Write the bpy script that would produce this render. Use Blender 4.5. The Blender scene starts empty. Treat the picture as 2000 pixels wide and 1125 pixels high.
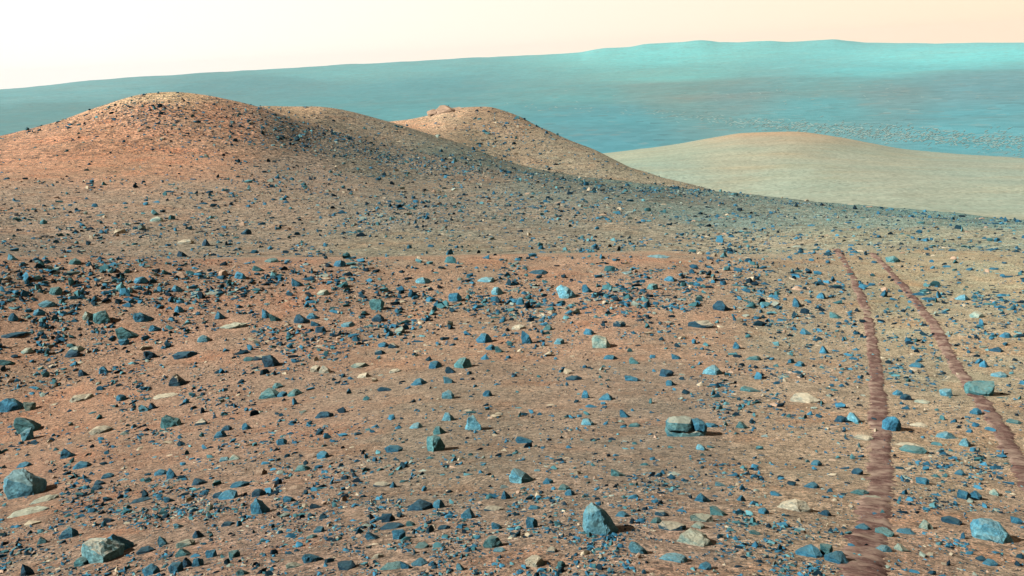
import bpy, bmesh, math, random
import numpy as np
from mathutils import Vector, Matrix

sc = bpy.context.scene
R = math.radians
# ------------------------------------------------------------------ camera
F_PX = 1732.0                      # focal length in photo pixels (2000 wide, about 60 degrees)
CX, CY = 1000.0, 562.5
PITCH = math.atan((CY - 109.0) / F_PX)
ROLL = math.atan(0.049)
fw = np.array([0.0, math.cos(PITCH), -math.sin(PITCH)])
r0 = np.array([1.0, 0.0, 0.0]); u0 = np.cross(r0, fw)
rt = math.cos(ROLL) * r0 - math.sin(ROLL) * u0
up = math.sin(ROLL) * r0 + math.cos(ROLL) * u0
cam_d = bpy.data.cameras.new('camera')
cam_d.sensor_width = 36.0; cam_d.lens = 36.0 * F_PX / 2000.0
cam_d.clip_start = 0.05; cam_d.clip_end = 60000.0
cam = bpy.data.objects.new('camera', cam_d)
sc.collection.objects.link(cam); sc.camera = cam
m = Matrix.Identity(4)
for i in range(3):
    m[i][0] = rt[i]; m[i][1] = up[i]; m[i][2] = -fw[i]
cam.matrix_world = m               # the eye is the origin; the ground below it lies 1.5 m lower
# ------------------------------------------------------------------ sky
SUN_AZ, SUN_EL = R(-101.0), R(38.0)          # azimuth from +Y towards +X
sun_dir = np.array([math.sin(SUN_AZ) * math.cos(SUN_EL), math.cos(SUN_AZ) * math.cos(SUN_EL), math.sin(SUN_EL)])
world = bpy.data.worlds.new('World'); sc.world = world; world.use_nodes = True
nt = world.node_tree; nt.nodes.clear()
def N(tree, typ, **kw):
    n = tree.nodes.new(typ)
    for k, v in kw.items(): setattr(n, k, v)
    return n
def L(tree, a, b): tree.links.new(a, b)
w_out = N(nt, 'ShaderNodeOutputWorld'); w_bg = N(nt, 'ShaderNodeBackground')
L(nt, w_bg.outputs[0], w_out.inputs[0])
w_tc = N(nt, 'ShaderNodeTexCoord')
w_dot = N(nt, 'ShaderNodeVectorMath', operation='DOT_PRODUCT'); w_dot.inputs[1].default_value = (math.sin(SUN_AZ), math.cos(SUN_AZ), 0.35)
L(nt, w_tc.outputs['Generated'], w_dot.inputs[0])
w_mr = N(nt, 'ShaderNodeMapRange'); w_mr.inputs[1].default_value = -0.85; w_mr.inputs[2].default_value = 0.22
L(nt, w_dot.outputs['Value'], w_mr.inputs[0])
w_mix = N(nt, 'ShaderNodeMix', data_type='RGBA')
L(nt, w_mr.outputs[0], w_mix.inputs[0])
w_mix.inputs[6].default_value = (0.97, 0.71, 0.475, 1); w_mix.inputs[7].default_value = (1.0, 0.94, 0.87, 1)
w_sep = N(nt, 'ShaderNodeSeparateXYZ'); L(nt, w_tc.outputs['Generated'], w_sep.inputs[0])
w_ramp = N(nt, 'ShaderNodeValToRGB'); L(nt, w_sep.outputs[2], w_ramp.inputs[0])
cr = w_ramp.color_ramp; cr.interpolation = 'EASE'
cr.elements[0].position = 0.085; cr.elements[0].color = (1, 1, 1, 1)
cr.elements[1].position = 0.36; cr.elements[1].color = (0.035, 0.035, 0.035, 1)
w_mul = N(nt, 'ShaderNodeMix', data_type='RGBA', blend_type='MULTIPLY'); w_mul.inputs[0].default_value = 1.0
L(nt, w_mix.outputs[2], w_mul.inputs[6]); L(nt, w_ramp.outputs[0], w_mul.inputs[7])
L(nt, w_mul.outputs[2], w_bg.inputs[0]); w_bg.inputs[1].default_value = 1.0
# ------------------------------------------------------------------ sun
sun_l = bpy.data.lights.new('sun', 'SUN'); sun_l.energy = 5.0; sun_l.angle = R(0.5); sun_l.color = (1.0, 0.965, 0.91)
sun = bpy.data.objects.new('sun', sun_l); sc.collection.objects.link(sun)
sun.rotation_euler = Vector(-sun_dir).to_track_quat('-Z', 'Y').to_euler()
vs = sc.view_settings
vs.view_transform = 'Standard'; vs.look = 'None'; vs.exposure = 0.25; vs.gamma = 1.0; vs.use_curve_mapping = False
sc.cycles.max_bounces = 5; sc.cycles.diffuse_bounces = 0; sc.cycles.volume_bounces = 0

# ------------------------------------------------------------------ numeric helpers
rng = np.random.default_rng(7); random.seed(7)
def ray(px, py):
    px = np.asarray(px, float); py = np.asarray(py, float)
    return F_PX * fw + (px - CX)[..., None] * rt - (py - CY)[..., None] * up
def pix_ang(px, py):                     # azimuth and tangent of elevation of a photo pixel
    d = ray(px, py); h = np.hypot(d[..., 0], d[..., 1])
    return np.arctan2(d[..., 0], d[..., 1]), d[..., 2] / h
def pchip(xk, yk, x):                    # yk (..., K) on a shared xk
    xk = np.asarray(xk, float); yk = np.asarray(yk, float)
    h = np.diff(xk); dl = np.diff(yk, axis=-1) / h
    s = np.zeros_like(yk)
    w1 = 2 * h[1:] + h[:-1]; w2 = h[1:] + 2 * h[:-1]
    a, b = dl[..., :-1], dl[..., 1:]
    ok = (a * b) > 0
    with np.errstate(divide='ignore', invalid='ignore'):
        s[..., 1:-1] = np.where(ok, (w1 + w2) / (w1 / a + w2 / b), 0.0)
    s[..., 0] = dl[..., 0]; s[..., -1] = dl[..., -1]
    x = np.clip(x, xk[0], xk[-1]); i = np.clip(np.searchsorted(xk, x, side='right') - 1, 0, len(xk) - 2)
    t = (x - xk[i]) / h[i]
    return (yk[..., i] * (1 + 2 * t) * (1 - t) ** 2 + h[i] * s[..., i] * t * (1 - t) ** 2
            + yk[..., i + 1] * t * t * (3 - 2 * t) + h[i] * s[..., i + 1] * t * t * (t - 1))
_perm = rng.permutation(4096); _grad = rng.uniform(-1, 1, 4096)
def vnoise(x, y, s=0):
    xi = np.floor(x).astype(np.int64); yi = np.floor(y).astype(np.int64)
    fx = x - xi; fy = y - yi; fx = fx * fx * (3 - 2 * fx); fy = fy * fy * (3 - 2 * fy)
    def g(a, b): return _grad[_perm[(_perm[(a + 37 * s) & 4095] + b) & 4095]]
    return (g(xi, yi) * (1 - fx) + g(xi + 1, yi) * fx) * (1 - fy) + (g(xi, yi + 1) * (1 - fx) + g(xi + 1, yi + 1) * fx) * fy
def srgb(c): 
    c = np.asarray(c, float) / 255.0
    return np.where(c <= 0.04045, c / 12.92, ((c + 0.055) / 1.055) ** 2.4)

# ------------------------------------------------------------------ the lie of the land
# Each line is one feature followed across the view: (photo x, photo y, metres away).
def const(d, z): return [('z', d, z)]
LINES = [
 ('pole',   const(0.30, -1.50)),
 ('feet',   const(1.2, -1.52)),
 ('near',   const(2.7, -1.70)),
 ('slope',  const(6.8, -3.05)),
 ('slope2', const(12.8, -4.30)),
 ('ledge',  [(-400, 506, 20), (0, 510, 20), (400, 512, 20), (800, 508, 20.5), (1200, 506, 21), (1450, 512, 22), (1700, 500, 23.5), (2000, 520, 23), (2400, 540, 22)]),
 ('swale',  [(-400, 503, 25), (0, 511, 25), (400, 513, 25), (800, 510, 25.5), (1200, 505, 26), (1450, 502, 26.5), (1700, 481, 27.5), (2000, 500, 27), (2400, 520, 26)]),
 ('rise',   [(-400, 488, 31), (0, 497, 31), (400, 499, 31), (800, 492, 31), (1200, 480, 31), (1450, 474, 31), (1700, 462, 31.5), (2000, 478, 31), (2400, 500, 30)]),
 ('flat',   [(-400, 410, 48), (0, 400, 48), (300, 388, 48), (600, 395, 47), (900, 405, 45), (1200, 418, 41), (1450, 438, 37), (1700, 443, 36.5), (2000, 458, 35), (2400, 480, 34)]),
 ('foot',   [(-400, 370, 66), (0, 325, 66), (200, 308, 66), (400, 305, 66), (600, 325, 65), (800, 352, 62), (1000, 368, 56), (1200, 388, 50), (1450, 415, 43.5), (1700, 429, 41.5), (2000, 446, 39), (2400, 468, 38)]),
 ('crest',  [(-400, 350, 92), (-200, 305, 92), (0, 268, 92), (100, 245, 92), (200, 213, 92), (290, 189, 92), (330, 186.5, 92), (400, 192, 92), (470, 206, 91), (520, 218, 90), (600, 246, 88), (680, 271, 85), (760, 293, 82), (900, 323, 75), (1050, 350, 68), (1200, 373, 61), (1450, 400, 51), (1700, 417, 47), (2000, 439, 43), (2400, 462, 42)]),
 ('lee',    [(-400, 360, 101), (-200, 320, 101), (0, 285, 101), (200, 232, 101), (330, 207, 101), (470, 217, 100), (520, 222, 99), (600, 241, 97), (680, 264, 94), (760, 286, 90), (900, 314, 83), (1050, 343, 75), (1200, 364, 67), (1450, 393, 55), (1700, 413, 50), (2000, 437, 45), (2400, 461, 44)]),
 ('ridge',  [(-400, 380, 116), (-200, 345, 116), (0, 310, 116), (200, 245, 116), (400, 216, 116), (510, 208.5, 116), (560, 210, 115), (620, 213, 114), (690, 226, 112), (745, 240, 109), (820, 260, 105), (895, 280, 101), (1000, 317, 94), (1105, 341, 86), (1210, 353.5, 77), (1350, 371, 67), (1500, 390, 61), (1600, 401, 57), (1700, 408, 54), (1850, 417, 51), (2000, 433, 48), (2400, 460, 47)]),
 ('gully',  [(-400, 440, 135), (0, 350, 135), (400, 250, 135), (620, 243, 133), (745, 258, 128), (895, 297, 119), (1000, 331, 111), (1105, 353, 101), (1210, 369, 92), (1350, 388, 83), (1500, 420, 75), (1700, 455, 68), (2000, 490, 62), (2400, 510, 60)]),
 ('peak',   [(-400, 440, 165), (0, 360, 165), (500, 262, 165), (650, 249, 165), (745, 237, 165), (790, 231.5, 165), (835, 223, 165), (870, 213, 164), (915, 207.5, 164), (950, 206.5, 163), (990, 215, 160), (1052, 245, 152), (1110, 272, 144), (1175, 299, 134), (1245, 331, 122), (1350, 358, 108), (1420, 381, 100), (1500, 415, 92), (1700, 470, 84), (2000, 500, 78), (2400, 520, 76)]),
 ('drop',   [(-400, 480, 195), (0, 420, 195), (600, 330, 195), (900, 300, 195), (1100, 340, 180), (1245, 385, 155), (1350, 410, 142), (1500, 440, 130), (1700, 455, 122), (2000, 470, 116), (2400, 490, 112)]),
 ('benchfoot', [(-400, 470, 250), (600, 425, 250), (1000, 405, 240), (1245, 402, 222), (1500, 416, 205), (1700, 420, 200), (2000, 444, 190), (2400, 450, 190)]),
 ('benchmid', [(-400, 420, 320), (600, 395, 320), (1000, 350, 310), (1200, 325, 300), (1500, 318, 300), (1700, 332, 295), (2000, 355, 290), (2400, 380, 290)]),
 ('bench',  [(-400, 400, 430), (600, 360, 430), (1000, 320, 430), (1180, 298.5, 430), (1250, 290, 430), (1320, 281, 430), (1400, 267, 430), (1450, 260, 430), (1500, 257.5, 430), (1545, 257, 430), (1600, 262, 430), (1700, 280, 428), (1770, 292, 425), (1850, 299.5, 422), (1950, 306, 418), (2000, 309, 415), (2400, 330, 400)]),
 ('scarp',  [('z', 620, -105)]),
 ('floor',  [('z', 1500, -205)]),
 ('floor2', [('z', 2600, -210)]),
 ('floor3', [('z', 4600, -208)]),
 ('floor4', [('z', 7600, -206)]),
 ('rimfoot', [(-400, 206, 10000), (0, 181, 10000), (500, 154, 10000), (900, 132, 10000), (1200, 122, 10000), (1400, 114, 10000), (1700, 103, 10000), (2000, 92.5, 10000), (2400, 80, 10000)]),
 ('rim',    [(-400, 200, 12500), (0, 174.5, 12500), (180, 157, 12500), (350, 145, 12500), (500, 136.5, 12500), (700, 125, 12500), (900, 114, 12500), (1050, 107.5, 12500), (1130, 102, 12500), (1165, 96, 12300), (1190, 93, 12300), (1225, 91.5, 12300), (1265, 86, 12300), (1300, 84.5, 12300), (1340, 81.5, 12200), (1365, 79.5, 12200), (1410, 82, 12200), (1450, 81.5, 12200), (1500, 79.5, 12200), (1545, 81, 12200), (1590, 79, 12200), (1625, 77, 12200), (1655, 80, 12200), (1690, 83.5, 12300), (1800, 84, 12500), (2000, 83.5, 12500), (2400, 84, 12500)]),
 ('back',   [('z', 13300, -300)]),
]
NAMES = [n for n, _ in LINES]
KID = {n: i for i, n in enumerate(NAMES)}
K = len(LINES)
def line_values(pts, th):
    if pts[0][0] == 'z':
        return np.full(th.shape, math.log(pts[0][1])), np.full(th.shape, pts[0][2] / pts[0][1])
    a, e = pix_ang([p[0] for p in pts], [p[1] for p in pts])
    ld = np.log([p[2] for p in pts])
    o = np.argsort(a); a, e, ld = a[o], e[o], ld[o]
    me, ml = 0.5 * (e[0] + e[-1]), 0.5 * (ld[0] + ld[-1])
    a = np.concatenate([[-math.pi, -1.5], a, [1.5, math.pi]])
    e = np.concatenate([[me, e[0]], e, [e[-1], me]]); ld = np.concatenate([[ml, ld[0]], ld, [ld[-1], ml]])
    return pchip(a, ld, th), pchip(a, e, th)
def knots(th):
    th = np.atleast_1d(th); ld = np.empty(th.shape + (K,)); e = np.empty_like(ld)
    for i, (_, p) in enumerate(LINES): ld[:, i], e[:, i] = line_values(p, th)
    return ld, e
VK = np.arange(K, dtype=float)
def relief(x, y, d):                     # small unevenness of the soil, fading where the mesh is coarser
    z = np.zeros_like(x)
    for k, (lam, amp) in enumerate([(0.16, 0.006), (0.42, 0.012), (1.3, 0.03), (4.2, 0.10), (14.0, 0.24), (45.0, 0.40)]):
        near = 1 / (1 + (d / (lam * 90)) ** 2)
        far = np.clip(d / (lam * 3.0), 0, 1)
        z += amp * near * far * vnoise(x / lam + 11.3 * k, y / lam - 7.7 * k, k)
    big = np.clip((d - 900) / 3000, 0, 1)
    z += big * 7.0 * (vnoise(x / 420, y / 420, 9) + 0.5 * vnoise(x / 170, y / 170, 10))
    return z
def surface(th, v):                      # th, v 1-D arrays of equal length -> points
    out = np.empty((len(th), 3)); 
    for s in range(0, len(th), 20000):
        ld, e = knots(th[s:s + 20000])
        n = ld.shape[0]
        vv = v[s:s + 20000]
        # row-wise evaluation
        l2 = row_pchip(ld, vv); e2 = row_pchip(e, vv)
        d = np.exp(l2); x = d * np.sin(th[s:s + n]); y = d * np.cos(th[s:s + n])
        out[s:s + n] = np.stack([x, y, e2 * d + relief(x, y, d)], -1)
    return out
def row_pchip(yk, v):
    dl = np.diff(yk, axis=1); s = np.zeros_like(yk); a, b = dl[:, :-1], dl[:, 1:]
    with np.errstate(divide='ignore', invalid='ignore'):
        s[:, 1:-1] = np.where(a * b > 0, 2 * a * b / (a + b), 0.0)
    s[:, 0] = dl[:, 0]; s[:, -1] = dl[:, -1]
    i = np.clip(np.floor(v).astype(int), 0, K - 2); t = v - i; r = np.arange(len(v))
    return (yk[r, i] * (1 + 2 * t) * (1 - t) ** 2 + s[r, i] * t * (1 - t) ** 2
            + yk[r, i + 1] * t * t * (3 - 2 * t) + s[r, i + 1] * t * t * (t - 1))
VF = np.linspace(0, K - 1, (K - 1) * 40 + 1)
def hit(px, py):                         # photo pixels -> (points on the land, v, azimuth); v = nan for sky
    px = np.atleast_1d(np.asarray(px, float)); py = np.atleast_1d(np.asarray(py, float))
    th, er = pix_ang(px, py)
    P = np.empty((len(px), 3)); V = np.empty(len(px))
    for s in range(0, len(px), 4000):
        t = th[s:s + 4000]; ld, e = knots(t)
        ef = pchip(VK, e, VF)
        above = ef >= er[s:s + 4000, None]
        k = np.argmax(above, axis=1); none = ~above.any(axis=1); k = np.clip(k, 1, len(VF) - 1)
        r = np.arange(len(t)); e0 = ef[r, k - 1]; e1 = ef[r, k]
        f = np.clip((er[s:s + 4000] - e0) / np.maximum(e1 - e0, 1e-9), 0, 1)
        V[s:s + 4000] = np.where(none, np.nan, VF[k - 1] + f * (VF[1] - VF[0]))
    ok = ~np.isnan(V)
    P[:] = np.nan
    if ok.any(): P[ok] = surface(th[ok], V[ok])
    return P, V, th
_TL = np.linspace(R(-42), R(42), 1701); _ll, _le = knots(_TL); _EL = np.maximum.accumulate(pchip(VK, _le, VF), axis=1).astype(np.float32)
def hit_many(px, py):                    # the same for very many pixels, from a table of azimuths
    th, er = pix_ang(px, py); ci = np.clip(np.round((th - _TL[0]) / (_TL[1] - _TL[0])).astype(int), 0, 1700)
    V = np.full(len(px), np.nan); o = np.argsort(ci, kind='stable'); cut = np.searchsorted(ci[o], np.arange(1702))
    for c in range(1701):
        s = o[cut[c]:cut[c + 1]]
        if not len(s): continue
        row = _EL[c]; k = np.searchsorted(row, er[s], side='left'); ok = (k > 0) & (k < len(row)); k = np.clip(k, 1, len(row) - 1)
        f = np.clip((er[s] - row[k - 1]) / np.maximum(row[k] - row[k - 1], 1e-9), 0, 1)
        V[s] = np.where(ok, VF[k - 1] + f * (VF[1] - VF[0]), np.nan)
    P = np.full((len(px), 3), np.nan); ok = ~np.isnan(V); P[ok] = surface(th[ok], V[ok])
    return P, V, th
def to_pix(P):
    c = P @ np.stack([rt, up, fw], 1)
    return CX + F_PX * c[:, 0] / c[:, 2], CY - F_PX * c[:, 1] / c[:, 2], c[:, 2]
# ------------------------------------------------------------------ materials
def ramp(tree, fac, stops, interp='LINEAR'):
    n = N(tree, 'ShaderNodeValToRGB'); c = n.color_ramp; c.interpolation = interp
    while len(c.elements) < len(stops): c.elements.new(0.5)
    for el, (p, col) in zip(c.elements, stops):
        el.position = p; el.color = (*col, 1) if len(col) == 3 else col
    L(tree, fac, n.inputs[0]); return n.outputs[0]
def mixc(tree, fac, a, b, blend='MIX'):
    n = N(tree, 'ShaderNodeMix', data_type='RGBA', blend_type=blend)
    for sock, val in ((n.inputs[0], fac), (n.inputs[6], a), (n.inputs[7], b)):
        if isinstance(val, (int, float)): sock.default_value = val
        elif isinstance(val, tuple): sock.default_value = (*val, 1)
        else: L(tree, val, sock)
    return n.outputs[2]
def maprange(tree, val, a, b, c, d):
    n = N(tree, 'ShaderNodeMapRange'); L(tree, val, n.inputs[0])
    for i, x in enumerate((a, b, c, d)): n.inputs[i + 1].default_value = x
    return n.outputs[0]
def noise(tree, vec, scale, detail=3, rough=0.55):
    n = N(tree, 'ShaderNodeTexNoise'); n.inputs['Scale'].default_value = scale
    n.inputs['Detail'].default_value = detail; n.inputs['Roughness'].default_value = rough
    L(tree, vec, n.inputs['Vector']); return n.outputs[0]
def voronoi(tree, vec, scale):
    n = N(tree, 'ShaderNodeTexVoronoi'); n.inputs['Scale'].default_value = scale
    L(tree, vec, n.inputs['Vector']); return n
def new_mat(name):
    mt = bpy.data.materials.new(name); mt.use_nodes = True; t = mt.node_tree; t.nodes.clear()
    o = N(t, 'ShaderNodeOutputMaterial'); b = N(t, 'ShaderNodeBsdfPrincipled'); L(t, b.outputs[0], o.inputs[0])
    b.inputs['Roughness'].default_value = 0.95; b.inputs['Specular IOR Level'].default_value = 0.12
    return mt, t, b
def soil_material(name, grains, patch_scale, patch_col, patch_amt, bump=0.5, stretch=None, redden=None, uneven=0.19, cell=0.24):
    mt, t, b = new_mat(name)
    tc = N(t, 'ShaderNodeTexCoord'); vec = tc.outputs['Object']
    at = N(t, 'ShaderNodeAttribute', attribute_name='soil'); col = at.outputs['Color']
    pv = vec
    if stretch:
        mp = N(t, 'ShaderNodeMapping'); mp.inputs['Scale'].default_value = stretch; L(t, vec, mp.inputs[0]); pv = mp.outputs[0]
    p = noise(t, pv, patch_scale, 5, 0.62)
    col = mixc(t, maprange(t, p, 0.44, 0.66, 0.0, patch_amt), col, mixc(t, 1.0, col, patch_col, 'MULTIPLY'))
    if redden:
        p3 = noise(t, pv, patch_scale * 1.9, 5, 0.65)
        col = mixc(t, maprange(t, p3, 0.50, 0.68, 0.0, 0.9), col, mixc(t, 1.0, col, redden, 'MULTIPLY'))
    p2 = noise(t, pv, patch_scale * 4.3, 4, 0.6)
    f = maprange(t, p2, 0.3, 0.7, 1 - uneven, 1 + uneven)
    vm = N(t, 'ShaderNodeVectorMath', operation='SCALE'); L(t, col, vm.inputs[0]); L(t, f, vm.inputs['Scale']); col = vm.outputs[0]
    for scale, dark, pale, amt in grains:
        v = voronoi(t, vec, scale)
        s = N(t, 'ShaderNodeSeparateColor'); L(t, v.outputs['Color'], s.inputs[0])
        col = mixc(t, maprange(t, s.outputs[0], dark, dark - 0.02, 0.0, amt), col, (0.075, 0.085, 0.08))
        col = mixc(t, maprange(t, s.outputs[1], 1 - pale, 1 - pale + 0.02, 0.0, amt * 0.8), col, (0.50, 0.37, 0.26))
        col = mixc(t, maprange(t, s.outputs[2], 0.0, 1.0, 0.0, 0.28), col, mixc(t, 1.0, col, (0.66, 0.74, 0.74), 'MULTIPLY'))
        gv = N(t, 'ShaderNodeVectorMath', operation='SCALE'); L(t, col, gv.inputs[0]); L(t, maprange(t, s.outputs[2], 0, 1, 1 + cell, 1 - cell), gv.inputs['Scale']); col = gv.outputs[0]
    L(t, col, b.inputs['Base Color'])
    n1 = noise(t, vec, grains[0][0] * 0.36, 5, 0.75)
    bp = N(t, 'ShaderNodeBump'); bp.inputs['Strength'].default_value = bump
    bp.inputs['Distance'].default_value = 1.9 / grains[0][0]
    L(t, n1, bp.inputs['Height']); L(t, bp.outputs[0], b.inputs['Normal'])
    return mt
GRAINS_NEAR = [(150.0, 0.18, 0.16, 0.75), (62.0, 0.10, 0.07, 0.65), (24.0, 0.035, 0.012, 0.5)]
GRAINS_HILL = [(16.0, 0.24, 0.10, 0.85), (6.0, 0.15, 0.03, 0.75), (2.6, 0.07, 0.01, 0.6)]
M_GROUND = soil_material('pebbly_soil', GRAINS_NEAR, 0.55, (0.78, 0.93, 0.98), 0.8, 1.0, None, (1.06, 0.82, 0.70))
M_HILL = soil_material('stony_hillside', GRAINS_HILL, 0.16, (0.80, 0.92, 0.95), 0.8, 0.8, None, (1.05, 0.86, 0.76))
M_MID = soil_material('stony_slope', [(55.0, 0.20, 0.13, 0.8), (17.0, 0.15, 0.06, 0.75), (6.0, 0.08, 0.015, 0.6)], 0.3, (0.80, 0.93, 0.96), 0.8, 0.9, None, (1.05, 0.84, 0.73))
M_BENCH = soil_material('dusty_bench', [(1.1, 0.10, 0.06, 0.22)], 0.025, (0.86, 1.0, 1.04), 0.8, 0.12, (0.4, 1.3, 1.0), (1.10, 0.97, 0.88), 0.09, 0.09)
M_FLOOR = soil_material('crater_sand', [(0.03, 0.08, 0.08, 0.18)], 0.0016, (1.22, 0.95, 0.92), 0.7, 0.0, (0.55, 0.9, 1.0), (1.13, 0.96, 0.94), 0.06, 0.05)

# ------------------------------------------------------------------ soil colours by place, with sunlit crest and far haze painted in
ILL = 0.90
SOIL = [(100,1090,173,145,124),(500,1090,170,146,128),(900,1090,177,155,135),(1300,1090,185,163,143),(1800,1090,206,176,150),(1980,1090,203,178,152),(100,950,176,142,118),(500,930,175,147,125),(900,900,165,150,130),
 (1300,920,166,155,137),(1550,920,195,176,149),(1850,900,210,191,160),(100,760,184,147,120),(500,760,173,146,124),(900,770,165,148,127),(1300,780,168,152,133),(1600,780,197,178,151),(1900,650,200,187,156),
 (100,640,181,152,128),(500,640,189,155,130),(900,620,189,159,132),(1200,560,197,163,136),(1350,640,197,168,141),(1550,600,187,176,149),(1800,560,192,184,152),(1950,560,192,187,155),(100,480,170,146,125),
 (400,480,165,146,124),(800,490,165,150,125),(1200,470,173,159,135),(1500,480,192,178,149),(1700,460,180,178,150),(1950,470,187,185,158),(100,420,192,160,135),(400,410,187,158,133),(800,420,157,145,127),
 (1100,430,162,150,130),(1400,420,138,160,148),(1700,430,160,178,160),(1950,445,152,178,162),(50,300,210,168,138),(200,290,206,160,128),(350,290,210,168,138),(300,230,217,172,142),(320,192,245,218,175),  # the last entry, the hill crest, is painted lighter as sunlit
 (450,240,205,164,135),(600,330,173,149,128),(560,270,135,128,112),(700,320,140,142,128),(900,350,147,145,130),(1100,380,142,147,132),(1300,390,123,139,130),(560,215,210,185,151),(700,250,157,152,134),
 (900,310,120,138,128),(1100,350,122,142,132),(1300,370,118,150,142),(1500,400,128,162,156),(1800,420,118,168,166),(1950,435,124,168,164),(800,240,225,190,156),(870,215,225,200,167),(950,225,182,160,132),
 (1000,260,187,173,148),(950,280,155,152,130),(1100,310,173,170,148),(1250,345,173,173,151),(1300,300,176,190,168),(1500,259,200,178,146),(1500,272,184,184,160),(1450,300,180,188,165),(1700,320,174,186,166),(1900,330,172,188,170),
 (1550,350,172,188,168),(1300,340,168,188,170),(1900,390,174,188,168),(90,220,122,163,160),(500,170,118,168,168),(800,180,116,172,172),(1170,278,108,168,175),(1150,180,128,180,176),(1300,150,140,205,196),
 (1350,182,144,170,162),(1270,172,146,172,164),(1430,186,140,168,164),(1750,186,140,168,166),(1600,172,134,176,172),(1600,205,124,180,180),(1900,180,134,172,174),(1900,240,120,180,184),(1700,135,136,212,208),(1850,108,150,235,228),(100,180,140,190,188),(1300,100,146,225,216),  # entries near the horizon are brightened, haze painted into the ground colour
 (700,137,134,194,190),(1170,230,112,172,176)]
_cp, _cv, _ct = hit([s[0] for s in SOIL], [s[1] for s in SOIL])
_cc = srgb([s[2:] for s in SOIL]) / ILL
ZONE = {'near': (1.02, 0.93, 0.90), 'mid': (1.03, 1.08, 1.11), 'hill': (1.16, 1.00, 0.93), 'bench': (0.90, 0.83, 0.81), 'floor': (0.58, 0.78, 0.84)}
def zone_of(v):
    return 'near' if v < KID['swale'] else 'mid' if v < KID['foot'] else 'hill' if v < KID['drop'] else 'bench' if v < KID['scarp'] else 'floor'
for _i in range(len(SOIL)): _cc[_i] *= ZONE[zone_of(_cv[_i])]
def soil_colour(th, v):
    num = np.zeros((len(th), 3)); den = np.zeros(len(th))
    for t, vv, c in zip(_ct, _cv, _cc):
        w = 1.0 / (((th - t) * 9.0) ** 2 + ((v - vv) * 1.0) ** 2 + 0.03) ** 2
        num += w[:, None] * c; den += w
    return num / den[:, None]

# ------------------------------------------------------------------ the land as one lofted height field, cut into its features
ROWS = dict(zip(NAMES, [6, 14, 90, 80, 60, 12, 12, 30, 26, 36, 8, 18, 8, 30, 8, 8, 22, 26, 6, 6, 34, 34, 26, 26, 34, 5]))
vr = [0.0]
for i in range(K - 1):
    n = ROWS[NAMES[i]]; vr += list(i + (np.arange(n) + 1) / n)
vr = np.array(vr)
thc = np.concatenate([np.linspace(-math.pi, R(-44), 46)[:-1], np.linspace(R(-44), R(44), 760), np.linspace(R(44), math.pi, 46)[1:]])
nR, nC = len(vr), len(thc)
_ld, _e = knots(thc)
LDg = pchip(VK, _ld, vr); Eg = pchip(VK, _e, vr)       # (nC, nR), the same rule as surface()
Dg = np.exp(LDg); Xg = Dg * np.sin(thc)[:, None]; Yg = Dg * np.cos(thc)[:, None]
Zg = Eg * Dg + relief(Xg, Yg, Dg)
Zg[-1] = Zg[0]
PT = np.stack([Xg, Yg, Zg], -1).reshape(-1, 3)
THg = np.repeat(thc, nR); Vg = np.tile(vr, nC)
COL = np.empty((nC * nR, 3))
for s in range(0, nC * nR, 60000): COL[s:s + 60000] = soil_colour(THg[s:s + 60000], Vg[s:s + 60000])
# smooth normals over the whole land
gu = np.empty((nC, nR, 3)); G3 = PT.reshape(nC, nR, 3)
gu[1:-1] = G3[2:] - G3[:-2]; gu[0] = gu[-1] = G3[1] - G3[-2]
gv = np.empty_like(gu); gv[:, 1:-1] = G3[:, 2:] - G3[:, :-2]; gv[:, 0] = G3[:, 1] - G3[:, 0]; gv[:, -1] = G3[:, -1] - G3[:, -2]
NRM = np.cross(gu, gv).reshape(-1, 3); NRM /= np.linalg.norm(NRM, axis=1)[:, None] + 1e-12
NRM[NRM[:, 2] < 0] *= -1
ci, ri = np.meshgrid(np.arange(nC - 1), np.arange(nR - 1), indexing='ij'); ci = ci.ravel(); ri = ri.ravel()
QUADS = np.stack([ci * nR + ri, (ci + 1) * nR + ri, (ci + 1) * nR + ri + 1, ci * nR + ri + 1], -1)
fv = 0.5 * (vr[ri] + vr[ri + 1]); fth = 0.5 * (thc[ci] + thc[ci + 1])
th_edge = pix_ang(1330, 380)[0]; th_h1 = pix_ang(760, 300)[0]
C = sc.collection.objects
def mesh_obj(name, verts, faces, mat, smooth=False):
    me = bpy.data.meshes.new(name); nf = len(faces); k = faces.shape[1]
    me.vertices.add(len(verts)); me.vertices.foreach_set('co', np.ascontiguousarray(verts, dtype=np.float32).ravel())
    me.loops.add(nf * k); me.loops.foreach_set('vertex_index', np.ascontiguousarray(faces, dtype=np.int32).ravel())
    me.polygons.add(nf); me.polygons.foreach_set('loop_start', np.arange(0, nf * k, k, dtype=np.int32))
    me.update(calc_edges=True)
    me.polygons.foreach_set('use_smooth', np.full(nf, smooth)); me.materials.append(mat); me.update()
    o = bpy.data.objects.new(name, me); C.link(o); return o
def colour_attr(me, name, cols):
    a = me.color_attributes.new(name, 'FLOAT_COLOR', 'POINT')
    a.data.foreach_set('color', np.concatenate([cols, np.ones((len(cols), 1))], 1).astype(np.float32).ravel())
def cut_land(name, mask, mat):
    q = QUADS[mask]; used, inv = np.unique(q, return_inverse=True)
    o = mesh_obj(name, PT[used], inv.reshape(q.shape), mat, True)
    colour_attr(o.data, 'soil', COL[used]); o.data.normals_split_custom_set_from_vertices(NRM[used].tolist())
    o['kind'] = 'structure'; return o
near_side = fth > th_edge
m_bench = (fv >= KID['drop']) & (fv < KID['scarp'] + 0.5)
m_floor = (fv >= KID['scarp'] + 0.5) & (fv < KID['rimfoot'])
m_rim = fv >= KID['rimfoot']
m_h2 = (fv >= KID['gully']) & (fv < KID['drop'])
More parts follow.
